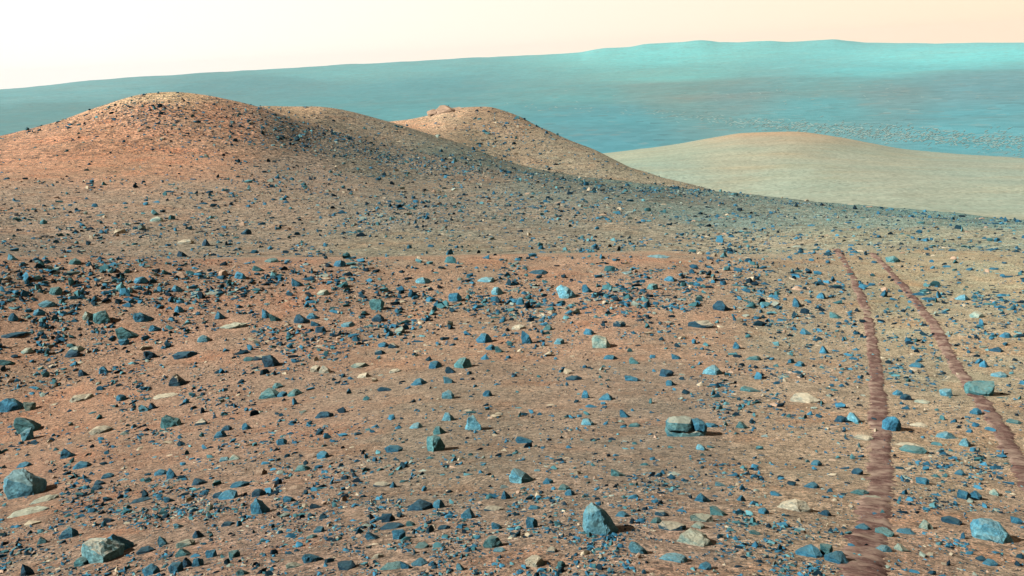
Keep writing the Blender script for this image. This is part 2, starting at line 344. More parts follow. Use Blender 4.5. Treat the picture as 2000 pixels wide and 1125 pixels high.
m_h1 = (fv >= KID['foot']) & (fv < KID['lee']) & (fth < th_h1)
m_ridge = (fv >= KID['lee']) & (fv < KID['gully']) & ~near_side
m_slope = (fv >= KID['foot']) & (fv < KID['lee']) & (fth >= th_h1) & ~near_side
m_ground = ~(m_bench | m_floor | m_rim | m_h2 | m_h1 | m_ridge | m_slope)
m_mid = m_ground & (fv >= KID['swale'])
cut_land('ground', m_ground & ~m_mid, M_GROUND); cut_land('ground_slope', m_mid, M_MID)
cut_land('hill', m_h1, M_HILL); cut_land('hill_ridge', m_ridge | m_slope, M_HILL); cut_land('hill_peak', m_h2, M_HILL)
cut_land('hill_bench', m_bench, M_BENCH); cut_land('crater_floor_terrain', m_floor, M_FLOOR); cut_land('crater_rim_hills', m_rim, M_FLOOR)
# ------------------------------------------------------------------ rocks one can pick out, read off the photograph
# per tile: x0, y0, then "centre,base,width,height,shape,colour" in quarter photo pixels
ROCKS = {
(0,0): """876,920,60,36,s,d 1024,872,68,26,s,d 1256,868,50,36,d,d 1264,924,40,36,b,d 1552,984,46,48,b,d 1096,1056,40,40,w,c 1272,1112,42,36,k,c 1620,1244,46,30,d,g 656,1148,38,34,w,g 1880,1012,52,28,w,d 1948,980,48,26,d,d 2050,1068,60,34,d,d 1420,900,34,28,d,b 1520,890,30,24,w,d 1040,942,30,26,d,t 1380,980,38,22,d,d 2200,1080,48,30,w,d 2320,1110,52,30,d,d 2420,1130,40,28,b,d 720,1430,52,30,d,b 900,1384,40,22,s,g 1540,1520,44,34,d,d 1380,1480,34,20,d,g 200,1420,44,26,d,d 2460,1400,34,24,d,d 2860,1440,40,24,b,d""",
(0,844): """185,208,110,45,d,b 340,485,215,55,l,g 205,615,300,58,l,g 250,708,120,26,s,c 130,728,75,45,s,b 545,838,145,92,b,b 340,888,90,66,w,t
655,1038,135,78,b,t 215,1130,95,112,w,d 1185,1088,130,92,b,b 1380,1098,115,98,b,b 1465,1048,100,82,w,d 1550,1042,105,82,w,b 1430,942,125,72,w,t 1135,928,140,58,s,d
1280,882,78,92,f,l 1450,877,165,68,s,g 1550,818,92,68,w,d 1650,948,90,76,k,b 1740,958,72,42,b,t 1830,962,92,66,k,t 1780,724,112,38,s,d 862,702,86,52,f,d
520,138,112,88,w,b 460,108,82,28,l,g 555,178,82,44,d,t 628,224,128,62,d,b 710,67,62,56,w,x 1400,64,72,48,w,d 1305,32,82,28,s,c 1420,202,72,46,w,b 1755,197,92,42,s,l 1832,187,104,46,w,g
1245,272,98,54,d,b 1338,322,78,98,w,b 1412,337,62,38,b,d 1552,377,132,62,w,d 1685,392,82,46,w,t 1870,407,142,58,s,b 1785,492,152,78,b,b 1700,492,82,52,k,d 830,292,92,46,b,b
770,357,112,52,w,d 750,412,86,46,b,d 990,422,66,36,b,d 840,502,86,56,f,b 745,507,56,46,k,d 790,552,58,42,w,d 1125,482,82,42,b,d 1100,522,142,34,s,d 1322,527,76,58,f,b 1255,437,82,32,s,b
980,614,92,28,s,t 1410,642,72,38,b,b 1405,682,62,38,b,d 800,207,82,32,s,d 1400,757,82,48,f,l 1605,707,72,34,f,b 635,962,64,26,s,n 1500,602,72,46,w,t 1866,727,62,42,b,b
1900,1117,102,54,f,t 1775,1022,72,42,w,d 1802,1042,72,26,s,g 32,522,72,32,s,t 1242,492,52,32,b,b 545,372,52,28,b,d 515,272,80,22,s,d 1455,127,50,28,d,b 105,985,60,34,d,b""",
(500,844): """40,638,140,132,K,b 18,492,112,72,b,d 95,472,78,48,b,b 200,72,82,62,b,b 120,207,62,38,d,b 522,182,112,62,b,b 440,178,112,44,l,n 360,292,112,56,d,t 380,247,62,50,p,d
38,322,86,56,k,n 310,432,122,42,l,n 495,432,112,28,s,d 400,484,82,34,b,d 260,537,96,68,f,b 690,502,76,42,d,x 465,587,92,48,f,d 528,562,76,42,k,n 615,570,78,46,d,t
1080,157,132,68,k,b 1145,87,52,42,d,t 865,214,48,34,d,b 1165,272,72,52,f,b 975,418,145,40,s,x 1075,422,68,58,p,b 1510,452,92,32,f,d 1275,598,190,96,d,d 1195,582,82,38,s,d
1425,577,112,74,d,b 1030,682,104,78,k,d 1070,738,190,56,s,d 955,672,64,48,b,b 1120,652,66,48,w,d 1215,722,86,52,f,t 1655,672,112,84,d,b 1680,522,72,42,w,b 1950,512,84,70,w,b
1760,542,92,36,l,n 1850,608,156,42,s,x 1885,748,104,68,f,b 1880,782,72,32,s,t 1350,712,52,44,w,d 1465,762,102,46,s,d 1355,787,88,36,d,d 1480,822,102,36,s,t 495,750,92,54,d,b 525,667,78,42,w,d
135,727,64,38,d,d 435,802,92,42,l,t 1120,857,106,98,k,b 1185,866,96,34,l,t 912,852,106,72,f,b 1300,917,128,48,d,t 1130,907,62,32,s,b 1855,922,172,98,D,t 1905,967,104,40,s,l
770,642,132,32,l,n 755,674,72,36,f,b 860,717,112,34,l,g 445,1018,156,84,f,b 560,1052,88,38,f,b 300,1057,146,56,f,g 715,1082,152,68,k,d 1090,1087,215,66,l,t 1178,1092,92,62,f,b 1285,1062,132,52,d,b
1600,1102,78,58,w,l 950,1002,104,48,l,c 140,967,64,54,f,b 45,1102,72,42,b,x 120,1082,72,28,s,b 110,1128,74,36,d,d 320,907,58,26,s,d 660,832,92,38,l,t 1585,747,74,48,f,b 1595,267,48,38,d,b""",
(1000,844): """75,386,172,118,W,l 280,400,82,56,d,b 400,452,92,52,d,t 450,482,84,58,d,b 110,82,155,62,f,b 120,137,72,48,w,x 1080,152,52,54,k,b 945,150,42,48,k,b 655,192,78,40,f,x 1100,227,78,42,d,b
1478,137,88,56,w,l 1550,122,72,42,w,t 830,342,132,66,f,t 922,350,72,34,f,d 330,297,72,42,d,t 1490,557,126,76,w,b 1790,542,74,54,p,b 1615,667,162,88,f,t 1480,732,212,84,L,g
1130,754,104,56,d,t 1250,802,232,74,s,x 1460,787,112,52,d,g 1170,677,112,58,s,x 860,692,112,48,d,b 155,757,88,98,k,b 50,827,78,38,b,d 175,607,88,44,s,b 35,662,56,34,d,d 345,747,88,38,l,t
1000,1002,152,108,f,l 1260,1042,232,82,l,l 310,977,92,48,d,x 185,1082,148,84,b,c 385,1092,72,58,d,t 90,1102,84,34,s,b 235,1124,72,34,d,b 1510,1097,112,64,d,b 1580,1128,74,48,w,g 920,1122,112,34,s,b
1905,827,98,40,f,t 1745,747,64,54,w,t 1925,317,64,48,k,b 1630,427,102,42,f,l 1965,657,84,54,b,b 955,532,82,42,d,b 875,527,62,40,d,t 935,482,62,28,s,b 1930,132,84,38,d,l""",
(1500,844): """190,612,240,114,G,c 450,642,86,54,d,d 345,437,112,54,d,b 190,412,102,32,s,d 72,502,108,44,f,b 375,247,88,54,d,b 360,292,54,38,b,b 255,194,48,32,b,d 700,327,82,60,b,d 720,492,128,62,s,t
595,507,58,44,b,d 820,532,154,36,l,g 505,547,92,38,l,c 740,742,132,58,d,b 910,787,148,70,b,t 1075,757,142,44,d,b 1240,742,104,88,w,g 1440,717,162,64,s,d 1940,717,78,64,k,b
1530,512,92,78,k,b 1625,514,104,88,w,b 1635,437,84,38,s,b 1775,482,94,58,w,g 1205,412,106,62,k,b 1090,397,64,32,b,d 1235,312,74,48,d,b 1230,277,58,44,k,b 1165,272,46,44,b,b 1500,352,84,48,d,b
1135,184,192,64,s,t 1100,137,192,32,l,c 1540,142,94,74,w,l 1385,82,134,62,d,l 1600,182,68,38,d,b 1825,212,74,50,k,b 1455,237,54,48,k,b 750,78,148,50,s,c 845,32,62,30,d,c 1740,50,74,40,w,b
1205,77,62,32,d,b 320,977,196,98,d,b 455,982,112,112,k,t 540,1032,192,108,d,b 905,922,112,58,d,l 1040,912,112,58,w,g 650,897,78,38,d,b 1670,967,88,44,d,d 1735,1002,112,58,d,b 1285,1087,84,38,d,d
1370,1114,78,44,f,b 1300,602,94,38,d,l 1100,552,92,32,f,b 115,747,78,28,d,b 1335,432,48,34,d,b 1410,877,64,38,d,b 1580,922,58,28,d,b 1780,922,58,32,d,b 105,357,58,38,b,b 40,1124,74,32,d,b""",
(0,600): """800,112,132,98,P,t 100,82,72,66,d,b 300,42,88,48,d,b 355,82,54,38,d,b 355,147,78,48,d,b 690,87,104,72,w,g 1125,114,152,82,f,b 995,222,172,98,f,t 965,267,72,54,k,b 1205,182,92,52,w,b 100,187,172,34,s,d
1590,277,98,64,d,l 1310,302,64,58,p,d 545,277,64,54,p,t 590,297,104,44,d,g 565,337,114,58,d,d 1180,377,98,78,f,d 1140,312,104,28,l,c 1145,397,68,48,d,d 1445,392,196,58,s,d 40,392,124,50,f,t
20,442,66,54,b,d 200,302,92,44,d,g 90,337,92,34,s,d 295,307,54,34,d,b 810,492,88,68,w,b 1395,607,134,104,E,x 1525,487,64,44,b,b 1710,530,78,30,s,d 640,700,192,62,L,c 80,748,172,112,B,b
230,757,84,78,k,g 215,932,164,146,T,t 210,992,98,106,U,l 945,714,84,56,b,b 900,692,62,38,s,c 1125,797,98,68,f,l 1195,777,78,58,w,d 1335,887,166,104,V,t 1450,742,62,54,w,b 785,932,162,72,s,c
1570,872,98,54,d,x 1765,907,84,54,d,d 1715,972,98,64,d,b 1815,1002,78,48,d,b 1920,907,74,68,w,b 1290,692,192,30,s,c 1880,600,74,38,d,d 1920,772,68,38,d,b 580,457,84,38,s,d 640,502,74,54,w,d
415,562,84,44,d,t 250,590,74,40,f,b 1400,52,74,58,d,b 1720,102,78,64,w,b 1830,167,202,42,l,g 770,842,54,38,w,t 720,802,58,34,l,t 1960,362,74,44,d,b 1895,387,98,26,s,d 1955,447,94,44,s,t""",
(500,600): """132,493,140,100,X,d 40,442,114,48,s,x 100,677,182,78,d,t 165,622,84,50,d,t 205,670,84,48,d,b 305,667,124,64,d,t 465,517,78,54,b,c 545,522,104,64,w,c 845,552,114,54,l,c 925,587,74,48,d,c
1090,517,124,44,l,c 815,472,134,48,s,g 535,832,134,64,s,d 80,97,84,74,w,b 150,122,84,64,f,t 350,132,134,78,w,d 440,100,94,48,d,b 470,157,84,48,f,b 510,217,88,58,k,d 955,127,94,68,d,d
830,74,98,32,s,t 725,167,104,44,s,l 1030,217,78,48,d,b 1130,222,94,38,d,g 800,312,88,30,s,d 1000,327,84,48,d,b 1075,337,94,48,w,x 680,292,54,48,w,b 965,387,84,48,s,x 1790,307,124,92,d,b
1840,362,84,54,d,b 1905,382,78,54,f,t 1620,497,142,98,D,t 1400,497,114,68,d,b 1355,442,58,44,k,d 1525,537,88,58,f,d 1275,612,122,64,d,b 1515,607,98,68,f,l 1505,722,98,80,O,l 1810,702,68,64,d,b
1510,887,114,78,w,l 1710,967,142,122,W,l 1430,1002,104,74,w,t 725,672,58,54,b,b 860,722,84,44,f,t 1235,802,68,54,f,b 1255,947,114,54,d,l 1110,947,58,48,d,b 925,927,68,44,b,b 1055,862,68,38,d,b
490,972,94,32,d,d 555,1002,84,34,d,b 300,732,74,48,w,b 360,347,68,48,d,b 550,402,64,58,b,t 1800,432,94,38,d,b 1805,797,64,44,b,b 1870,852,84,34,l,c 1510,162,78,34,d,g 1480,277,74,48,d,d 1010,652,124,44,f,d""",
(1000,600): """125,322,104,112,f,b 50,202,114,54,l,c 695,347,168,108,Q,g 600,252,78,58,d,b 370,317,88,58,d,l 840,192,108,64,s,x 280,212,78,54,d,t 255,172,74,44,d,b 235,247,54,54,b,b 1475,172,176,70,s,x
1055,197,58,48,b,t 1065,247,68,30,s,c 1425,297,74,48,d,b 1755,327,68,64,w,b 1840,242,64,44,d,t 285,394,84,32,s,c 775,424,108,48,s,b 960,457,94,64,f,t 1285,427,88,48,f,b 1100,417,64,34,d,b
430,520,78,38,w,c 485,578,132,48,s,d 940,587,128,58,f,b 1205,552,104,66,k,d 1240,627,84,54,w,b 1570,542,142,88,D,l 1475,637,68,38,w,c 1320,582,68,34,s,d 1850,667,162,44,f,t 1915,582,84,38,d,b
580,712,68,68,w,b 740,727,112,58,d,b 710,757,58,44,b,b 500,742,68,38,d,d 620,777,74,38,d,b 150,822,78,44,d,b 55,847,58,44,d,t 885,852,94,68,f,b 940,802,68,44,f,b 530,857,58,64,k,b 585,832,78,38,d,t
585,907,114,68,d,l 465,860,58,34,d,b 1550,947,112,48,s,b 1800,957,98,64,w,t 1880,922,64,44,d,d 850,892,78,44,l,g 960,927,98,54,l,t 1895,432,124,54,l,t""",
(1500,600): """275,747,218,88,P2,c 1390,717,94,68,k,l 670,917,134,88,w,l 570,917,94,64,d,d 420,772,68,54,b,t 570,802,78,44,d,b 330,852,68,44,d,b 180,462,68,48,d,b 250,482,88,48,d,b 440,362,84,64,w,b
525,342,54,54,w,b 400,252,98,38,f,d 290,217,98,48,w,b 530,102,104,54,f,t 1625,127,118,58,d,g 1400,252,58,34,w,g 1850,287,84,54,d,b 1970,287,64,48,d,d 1785,382,94,44,d,d 1840,342,68,38,d,b
1670,192,68,54,w,b 1010,702,84,48,d,b 1075,742,94,58,d,d 1205,767,134,44,l,g 1160,482,114,44,d,b 1145,517,98,26,s,c 1170,442,74,34,d,b 1690,492,78,58,w,b 1650,457,68,44,d,b 1810,567,124,44,d,l
1900,552,74,34,l,l 1625,867,88,64,d,b 1915,962,104,42,s,t 1640,922,64,38,s,b 1185,967,134,48,l,c 620,392,64,38,d,b 180,382,68,32,d,t 400,297,54,34,s,c 20,77,64,48,w,d 1705,858,66,34,d,b""",
(0,380): """130,197,64,48,w,t 345,222,62,38,d,l 580,282,58,38,d,d 1205,162,72,42,d,l 1220,207,104,42,d,g 1275,142,58,38,d,d 1110,272,68,44,d,g 935,287,112,20,l,c 1670,97,48,44,w,d 1930,332,84,48,d,d 1485,282,52,32,d,b
1460,402,118,44,s,c 1615,422,74,62,w,d 1425,497,84,54,w,d 120,462,58,54,d,b 540,457,58,48,d,b 640,447,54,38,d,g 100,542,74,58,w,l 175,582,74,44,d,b 595,582,98,48,d,t 715,602,74,44,w,b
385,632,68,44,d,b 525,522,84,44,d,l 1100,722,104,52,d,b 1385,767,84,54,w,b 1245,772,54,48,b,b 440,782,94,64,k,t 565,717,78,38,d,t 350,712,64,44,d,t 910,717,68,54,d,l 1885,682,94,64,w,b 1960,717,64,48,k,d
1545,667,64,44,d,b 370,862,124,54,w,l 835,802,78,42,d,b 1300,662,74,44,d,t 25,767,64,54,d,b 800,652,64,44,d,t""",
(500,380): """660,582,94,58,d,b 710,527,74,38,d,t 825,552,84,44,d,b 1275,545,98,30,d,l 1275,522,84,28,l,c 1360,562,84,42,d,l 1510,512,64,48,w,b 1450,597,84,42,s,d 1145,627,68,44,d,d 1810,527,68,54,w,b 1920,542,64,54,w,b
1300,692,114,54,d,l 1555,832,112,78,Z,b 1880,777,94,68,d,l 1800,687,134,38,d,l 948,907,104,92,k,t 25,627,94,54,f,t 120,542,134,34,d,t 440,642,64,48,d,b 575,717,78,48,f,b 525,797,94,44,d,g 320,737,88,72,f,b
1340,342,58,38,b,d 865,97,54,48,w,d 975,207,54,26,s,g 1400,917,64,54,w,b 1435,892,124,28,l,t 1020,522,44,44,w,b 740,577,64,34,d,t 400,895,60,46,d,b 465,930,64,54,f,b""",
(1000,380): """430,802,144,106,A,l 590,772,84,78,f,b 675,802,98,38,s,x 215,667,64,44,d,d 210,627,154,34,d,d 160,517,68,48,w,b 670,662,58,58,w,b 1320,682,64,58,w,b 1235,702,94,48,d,b 1100,762,94,64,d,t 1445,757,64,44,d,b
1540,777,74,44,f,d 1670,632,88,34,d,l 1130,527,192,28,l,l 740,572,54,44,w,d 400,662,64,48,d,d 960,892,68,48,d,g 1465,867,84,44,d,l 1630,922,124,82,w,d 440,942,64,54,b,b 505,947,64,48,d,g 200,887,58,54,w,d
1740,912,54,58,f,b 1630,377,84,42,d,b 835,472,62,32,d,d 305,932,84,28,s,c""",
(1500,380): """370,442,68,44,k,t 510,517,68,28,s,g 972,522,104,58,b,t 640,647,64,42,b,t 740,757,74,44,d,b 1520,822,108,54,d,l 1460,557,74,48,d,t 1485,302,74,42,w,d 1815,312,64,38,f,d 1785,382,54,34,d,b
225,907,84,74,w,b 415,852,84,58,d,b 485,847,54,38,d,b 375,742,58,54,w,b 1310,717,74,34,d,t 1280,412,54,38,p,t 385,652,64,42,d,b 720,267,54,38,d,b""",
}
# shapes as seen from the front: outline (x -0.5..0.5, z 0..1), depth / width, height share of the seen height
SHAPES = {
 'd': ([(-.5,0),(-.46,.35),(-.22,.85),(.05,1),(.3,.8),(.47,.35),(.5,0)], .85, .80),
 'D': ([(-.5,0),(-.47,.4),(-.3,.8),(-.05,1),(.15,.96),(.38,.6),(.5,0)], .9, .85),
 'b': ([(-.42,0),(-.5,.3),(-.46,.68),(-.25,.97),(.1,1),(.38,.8),(.5,.4),(.42,0)], .9, .85),
 'O': ([(-.38,0),(-.5,.35),(-.48,.65),(-.25,.95),(.05,1),(.36,.8),(.46,.4),(.36,0)], .9, .9),
 'w': ([(-.5,0),(-.42,.45),(-.2,1),(-.02,.95),(.3,.42),(.5,0)], .8, .88),
 'p': ([(-.5,0),(-.12,.92),(.05,1),(.5,.05)], .8, .95),
 'k': ([(-.45,0),(-.5,.75),(-.38,1),(.33,.94),(.5,.6),(.46,0)], .8, .85),
 's': ([(-.5,.25),(-.46,.65),(-.25,1),(.25,.92),(.5,.5),(.44,0),(-.4,0)], .6, .60),
 'f': ([(-.5,.5),(-.42,1),(-.2,.93),(.2,.5),(.5,.02),(.3,0),(-.38,.0)], .5, .80),
 'l': ([(-.5,.1),(-.34,.75),(-.05,.7),(.15,1),(.42,.6),(.5,.1),(.2,0),(-.25,0)], .55, .36),
 'L': ([(-.5,.0),(-.48,.75),(-.3,1),(.0,.8),(.3,.75),(.5,.25),(.35,0)], .5, .5),
 'G': ([(-.5,.1),(-.4,.45),(-.12,.9),(.08,1),(.3,.72),(.5,.25),(.42,0),(-.4,0)], .7, .62),
 'W': ([(-.5,0),(-.5,.55),(-.36,.95),(-.2,1),(.1,.78),(.36,.35),(.5,.05)], .8, .9),
 'P2': ([(-.42,0),(-.5,.45),(-.3,.95),(.2,1),(.5,.5),(.4,0)], .75, .62),
 # portraits of the large ones
 'A': ([(-.45,.45),(-.5,.85),(-.25,1),(.05,.92),(.3,.55),(.5,.15),(.4,0),(-.2,0)], .8, .85),
 'Z': ([(-.5,.75),(-.45,1),(-.2,.85),(.15,.95),(.4,.6),(.42,.2),(.1,0),(-.2,.15)], .8, .85),
 'Q': ([(-.5,.6),(-.42,.85),(-.2,1),(.15,.95),(.42,.5),(.5,.15),(.3,0),(-.15,.12),(-.4,.35)], .8, .85),
 'K': ([(-.5,0),(-.5,.8),(-.2,1),(.1,.8),(.35,.55),(.5,.2),(.4,0)], .9, .9),
 'P': ([(-.5,.35),(-.42,.7),(-.1,1),(.15,.95),(.3,.7),(.5,.0),(-.1,.0),(-.4,.1)], .8, .9),
 'E': ([(-.5,.25),(-.4,.6),(-.15,1),(.05,.95),(.4,.4),(.5,.1),(.3,0),(-.2,.02)], .9, .92),
 'B': ([(-.5,.2),(-.5,.8),(-.2,1),(.15,.95),(.4,.55),(.5,.2),(.3,0),(.05,0)], .9, .88),
 'T': ([(-.5,.1),(-.5,.65),(-.35,.95),(-.1,1),(.2,.75),(.45,.35),(.5,.1),(.3,0)], .9, .92),
 'U': ([(-.2,0),(-.5,.35),(-.42,.7),(.0,.98),(.35,1),(.5,.8),(.38,.35),(.1,.02)], .8, .9),
 'V': ([(-.5,.3),(-.42,.85),(-.2,1),(.0,.8),(.3,.4),(.5,.0),(-.2,.0),(-.42,.1)], .55, .92),
 'X': ([(-.42,.05),(-.5,.6),(-.44,.95),(-.1,.9),(.1,1),(.3,.35),(.5,.0),(.2,0)], .8, .9),
}
SHAPE_WORD = {'d': 'domed stone', 'D': 'smooth dome', 'b': 'rounded rock', 'O': 'round stone', 'w': 'wedge-shaped stone', 'p': 'pointed stone', 'k': 'blocky stone', 's': 'flat slab',
 'f': 'slanting flake', 'l': 'low flat plate', 'L': 'long flake', 'G': 'slab', 'W': 'slanting boulder', 'P2': 'thick slab', 'A': 'boulder', 'Z': 'boulder', 'Q': 'boulder', 'K': 'boulder',
 'P': 'boulder', 'E': 'wedge', 'B': 'boulder', 'T': 'boulder', 'U': 'boulder', 'V': 'fin', 'X': 'block'}
COLOUR_WORD = {'b': 'blue', 'd': 'dark navy', 't': 'teal', 'l': 'light blue', 'g': 'pale greenish', 'c': 'cream', 'n': 'tan', 'x': 'cream-topped blue'}
rock_rows = []
for (x0, y0), txt in ROCKS.items():
    for tok in txt.split():
        a = tok.split(',')
        rock_rows.append([x0 + float(a[0]) / 4, y0 + float(a[1]) / 4, float(a[2]) / 4, float(a[3]) / 4, a[4], a[5]])
# large rocks with outlines and front ridges of their own, in quarter photo pixels: outline, front points (x, y, share of depth)
PORTRAITS = [
 ('boulder', 0, 844, [(55,330),(60,252),(100,207),(200,214),(262,250),(318,315),(345,372),(310,428),(205,436),(140,402),(80,368)], [(120,275,.35),(238,262,.95),(242,385,1.),(110,350,.4),(215,425,.8)], 1.4, 'l',
  'large blue boulder with pale veined face and black shadow side, near left edge', 'large veined boulder near left edge'),
 ('boulder', 0, 844, [(664,850),(690,790),(800,795),(850,835),(915,880),(965,935),(905,990),(790,1000),(725,945),(668,915)], [(715,830,.4),(805,850,.9),(797,980,1.),(745,880,.5),(735,930,.5)], 1.3, 'y',
  'angular boulder with cream top, pale left facets and black right face', 'cream-topped angular boulder'),
 ('leaning_slab', 0, 844, [(846,812),(885,768),(915,768),(985,845),(1046,885),(970,928),(935,880)], [(925,800,.8),(950,860,1.),(962,918,.95)], .8, 'b',
  'bright blue leaning slab pressed against the cream-topped angular boulder', 'bright blue leaning slab'),
 ('boulder', 500, 844, [(1342,50),(1350,22),(1400,14),(1448,30),(1465,75),(1475,120),(1440,160),(1380,150),(1338,128),(1352,95)], [(1385,55,.8),(1392,100,1.),(1390,135,1.),(1360,120,.5)], 1.3, 't',
  'tall teal boulder with dark undercut right side and long black shadow', 'tall teal boulder with black shadow'),
 ('boulder', 1000, 844, [(560,780),(562,670),(585,608),(635,582),(690,615),(740,680),(800,750),(828,790),(795,825),(700,836),(600,815)], [(600,680,.8),(640,640,.6),(735,790,1.),(770,745,.7),(690,825,.9),(590,790,.7)], .85, 'l',
  'large rounded blue-green boulder standing alone on smooth soil, dark right foot', 'large rounded boulder standing alone'),
 ('boulder', 1500, 600, [(1536,640),(1550,600),(1600,585),(1740,582),(1756,610),(1750,660),(1730,690),(1680,708),(1600,690),(1548,668)], [(1580,640,.9),(1660,615,.5),(1680,660,1.),(1720,660,.8),(1640,690,.9)], .85, 't',
  'flat-topped blue-green boulder beside the upper wheel track, right side', 'flat-topped blue-green boulder'),
 ('boulder', 1500, 600, [(882,990),(890,940),(915,890),(965,872),(1010,890),(1030,935),(1030,985),(970,1003),(900,1002)], [(935,940,1.),(960,915,.7),(920,990,1.),(990,975,.9)], .9, 'b',
  'blue boulder with pale crown and dark foot, sitting on a wheel track', 'blue boulder on the wheel track'),
 ('boulder', 1500, 844, [(1584,745),(1600,700),(1650,658),(1720,668),(1800,690),(1850,755),(1895,838),(1760,822),(1640,810),(1600,780)], [(1640,740,.9),(1740,730,.6),(1830,790,.9),(1650,790,.8)], .8, 'l',
  'broad light blue boulder with sloping right shoulder, lower right corner', 'broad light blue boulder'),
 ('pyramid_slab', 1000, 844, [(1286,872),(1330,800),(1390,778),(1480,800),(1545,835),(1566,880),(1545,893),(1400,893)], [(1380,835,.6),(1420,825,.6),(1500,850,.9),(1400,885,1.)], .75, 'g',
  'pale greenish pyramid-shaped slab, largest of the pale group', 'pale pyramid slab'),
]
LAND = []        # (photo x, y, short name) of rocks others are told apart by
NAMED = {        # rounded photo position -> (label, short name)
 (54,832): ('tall teal boulder leaning back behind a light blue boulder, near left edge', 'leaning teal boulder'),
 (52,848): ('light blue faceted boulder in front of the leaning teal boulder', None),
 (349,752): ('pyramid wedge with light left facet and black right facet', 'two-faced pyramid wedge'),
 (334,822): ('dark teal triangular fin casting no long shadow, on open soil', 'dark teal triangular fin'),
 (160,775): ('long cream flake lying flat on red soil, upper left', 'long cream flake'),
 (20,787): ('blue boulder cut off by the left edge of the picture', 'blue boulder at left edge'),
 (533,723): ('black-faced block with lit rim, at the end of a pale-topped slab', 'black-faced block'),
 (636,730): ('larger cream faceted stone of two on bright orange soil', 'cream twin stones'),
 (634,808): ('dark navy slab lying alone on bare brown soil', 'lone dark navy slab'),
 (525,769): ('teal lumpy rock at the left end of a low rock pile', 'teal rock pile'),
 (905,724): ('teal dome with a bright blue front, beside dark rubble', 'teal dome with blue front'),
 (876,780): ('round bright blue stone with a small black shadow', 'round bright blue stone'),
 (928,842): ('light blue slanting boulder with pointed left top', 'light blue slanting boulder'),
 (948,676): ('blue boulder with dark right side above a smaller blue stone', None),
 (1031,680): ('bright blue slanting stone at the foot of a cream plate', 'bright blue slanting stone'),
 (1174,687): ('pale green-blue boulder with a small blue stone behind its left corner', 'pale green-blue boulder'),
 (1369,643): ('dark-faced slab with a white-lit top, alone on tan soil', 'white-lit slab'),
 (1392,736): ('light blue dome half sunk in tan soil', 'half-sunk light blue dome'),
 (1569,787): ('thick slab with bright cream flat top beside a teal stone', 'bright cream flat-topped slab'),
 (1548,997): ('broad cream fan-shaped slab, biggest cream rock near the bottom', 'fan-shaped cream slab'),
 (1635,1102): ('rounded blue-green boulder, nearest of the three crowded beside the wheel track', 'crowded boulder trio'),
 (819,994): ('broad dark navy dome among rubble', 'broad dark dome'),
 (964,1074): ('smooth teal dome standing apart on pebbly soil', 'smooth teal dome'),
 (510,1004): ('dark blue boulder with a step in its side, beside red soil', 'stepped dark blue boulder'),
 (200,628): ('pale-ridged teal boulder with dark right flank, upper left', 'ridged teal boulder'),
 (249,656): ('long teal flake with high left point', 'high-pointed teal flake'),
 (1108,580): ('large two-lobed light blue boulder on orange soil', 'two-lobed light blue boulder'),
 (889,588): ('bright blue boulder with thick dark shadow, upper middle', 'bright blue shadowed boulder'),
 (737,607): ('greenish grey block with a pale shoulder, upper middle', 'greenish grey block'),
 (1743,510): ('dark teal boulder right of the far end of the tracks', 'dark teal boulder past tracks'),
 (1906,632): ('pale green domed rock with layered lower edge', 'pale green domed rock'),
 (1880,579): ('light blue smooth rock, on tan soil beyond the tracks', 'light blue smooth rock'),
 (1906,972): ('right half of a split blue boulder', 'split blue boulder'),
 (1882,972): ('left half of a split blue boulder', None),
 (1019,940): ('light blue slanting boulder with a long low tail', 'light blue boulder with a tail'),
 (1372,983): ('bright blue wedge throwing a black shadow, on pebbly soil', 'blue wedge with black shadow'),
 (1668,829): ('light blue wedge leaning behind a dark navy stone', 'light blue leaning wedge'),
 (1728,1041): ('teal boulder with dark underside on the wheel track', 'teal boulder on the lower track'),
 (482,482): ('dark navy domed rock alone in pale soil beyond the ledge', 'dark rock beyond the ledge'),
 (365,480): ('cream slab over a dark stone, beyond the ledge', 'cream slab beyond the ledge'),
}
def near_key(x, y):
    k = min(NAMED, key=lambda q: (q[0] - x) ** 2 + (q[1] - y) ** 2)
    return k if math.hypot(k[0] - x, k[1] - y) < 4.5 else None

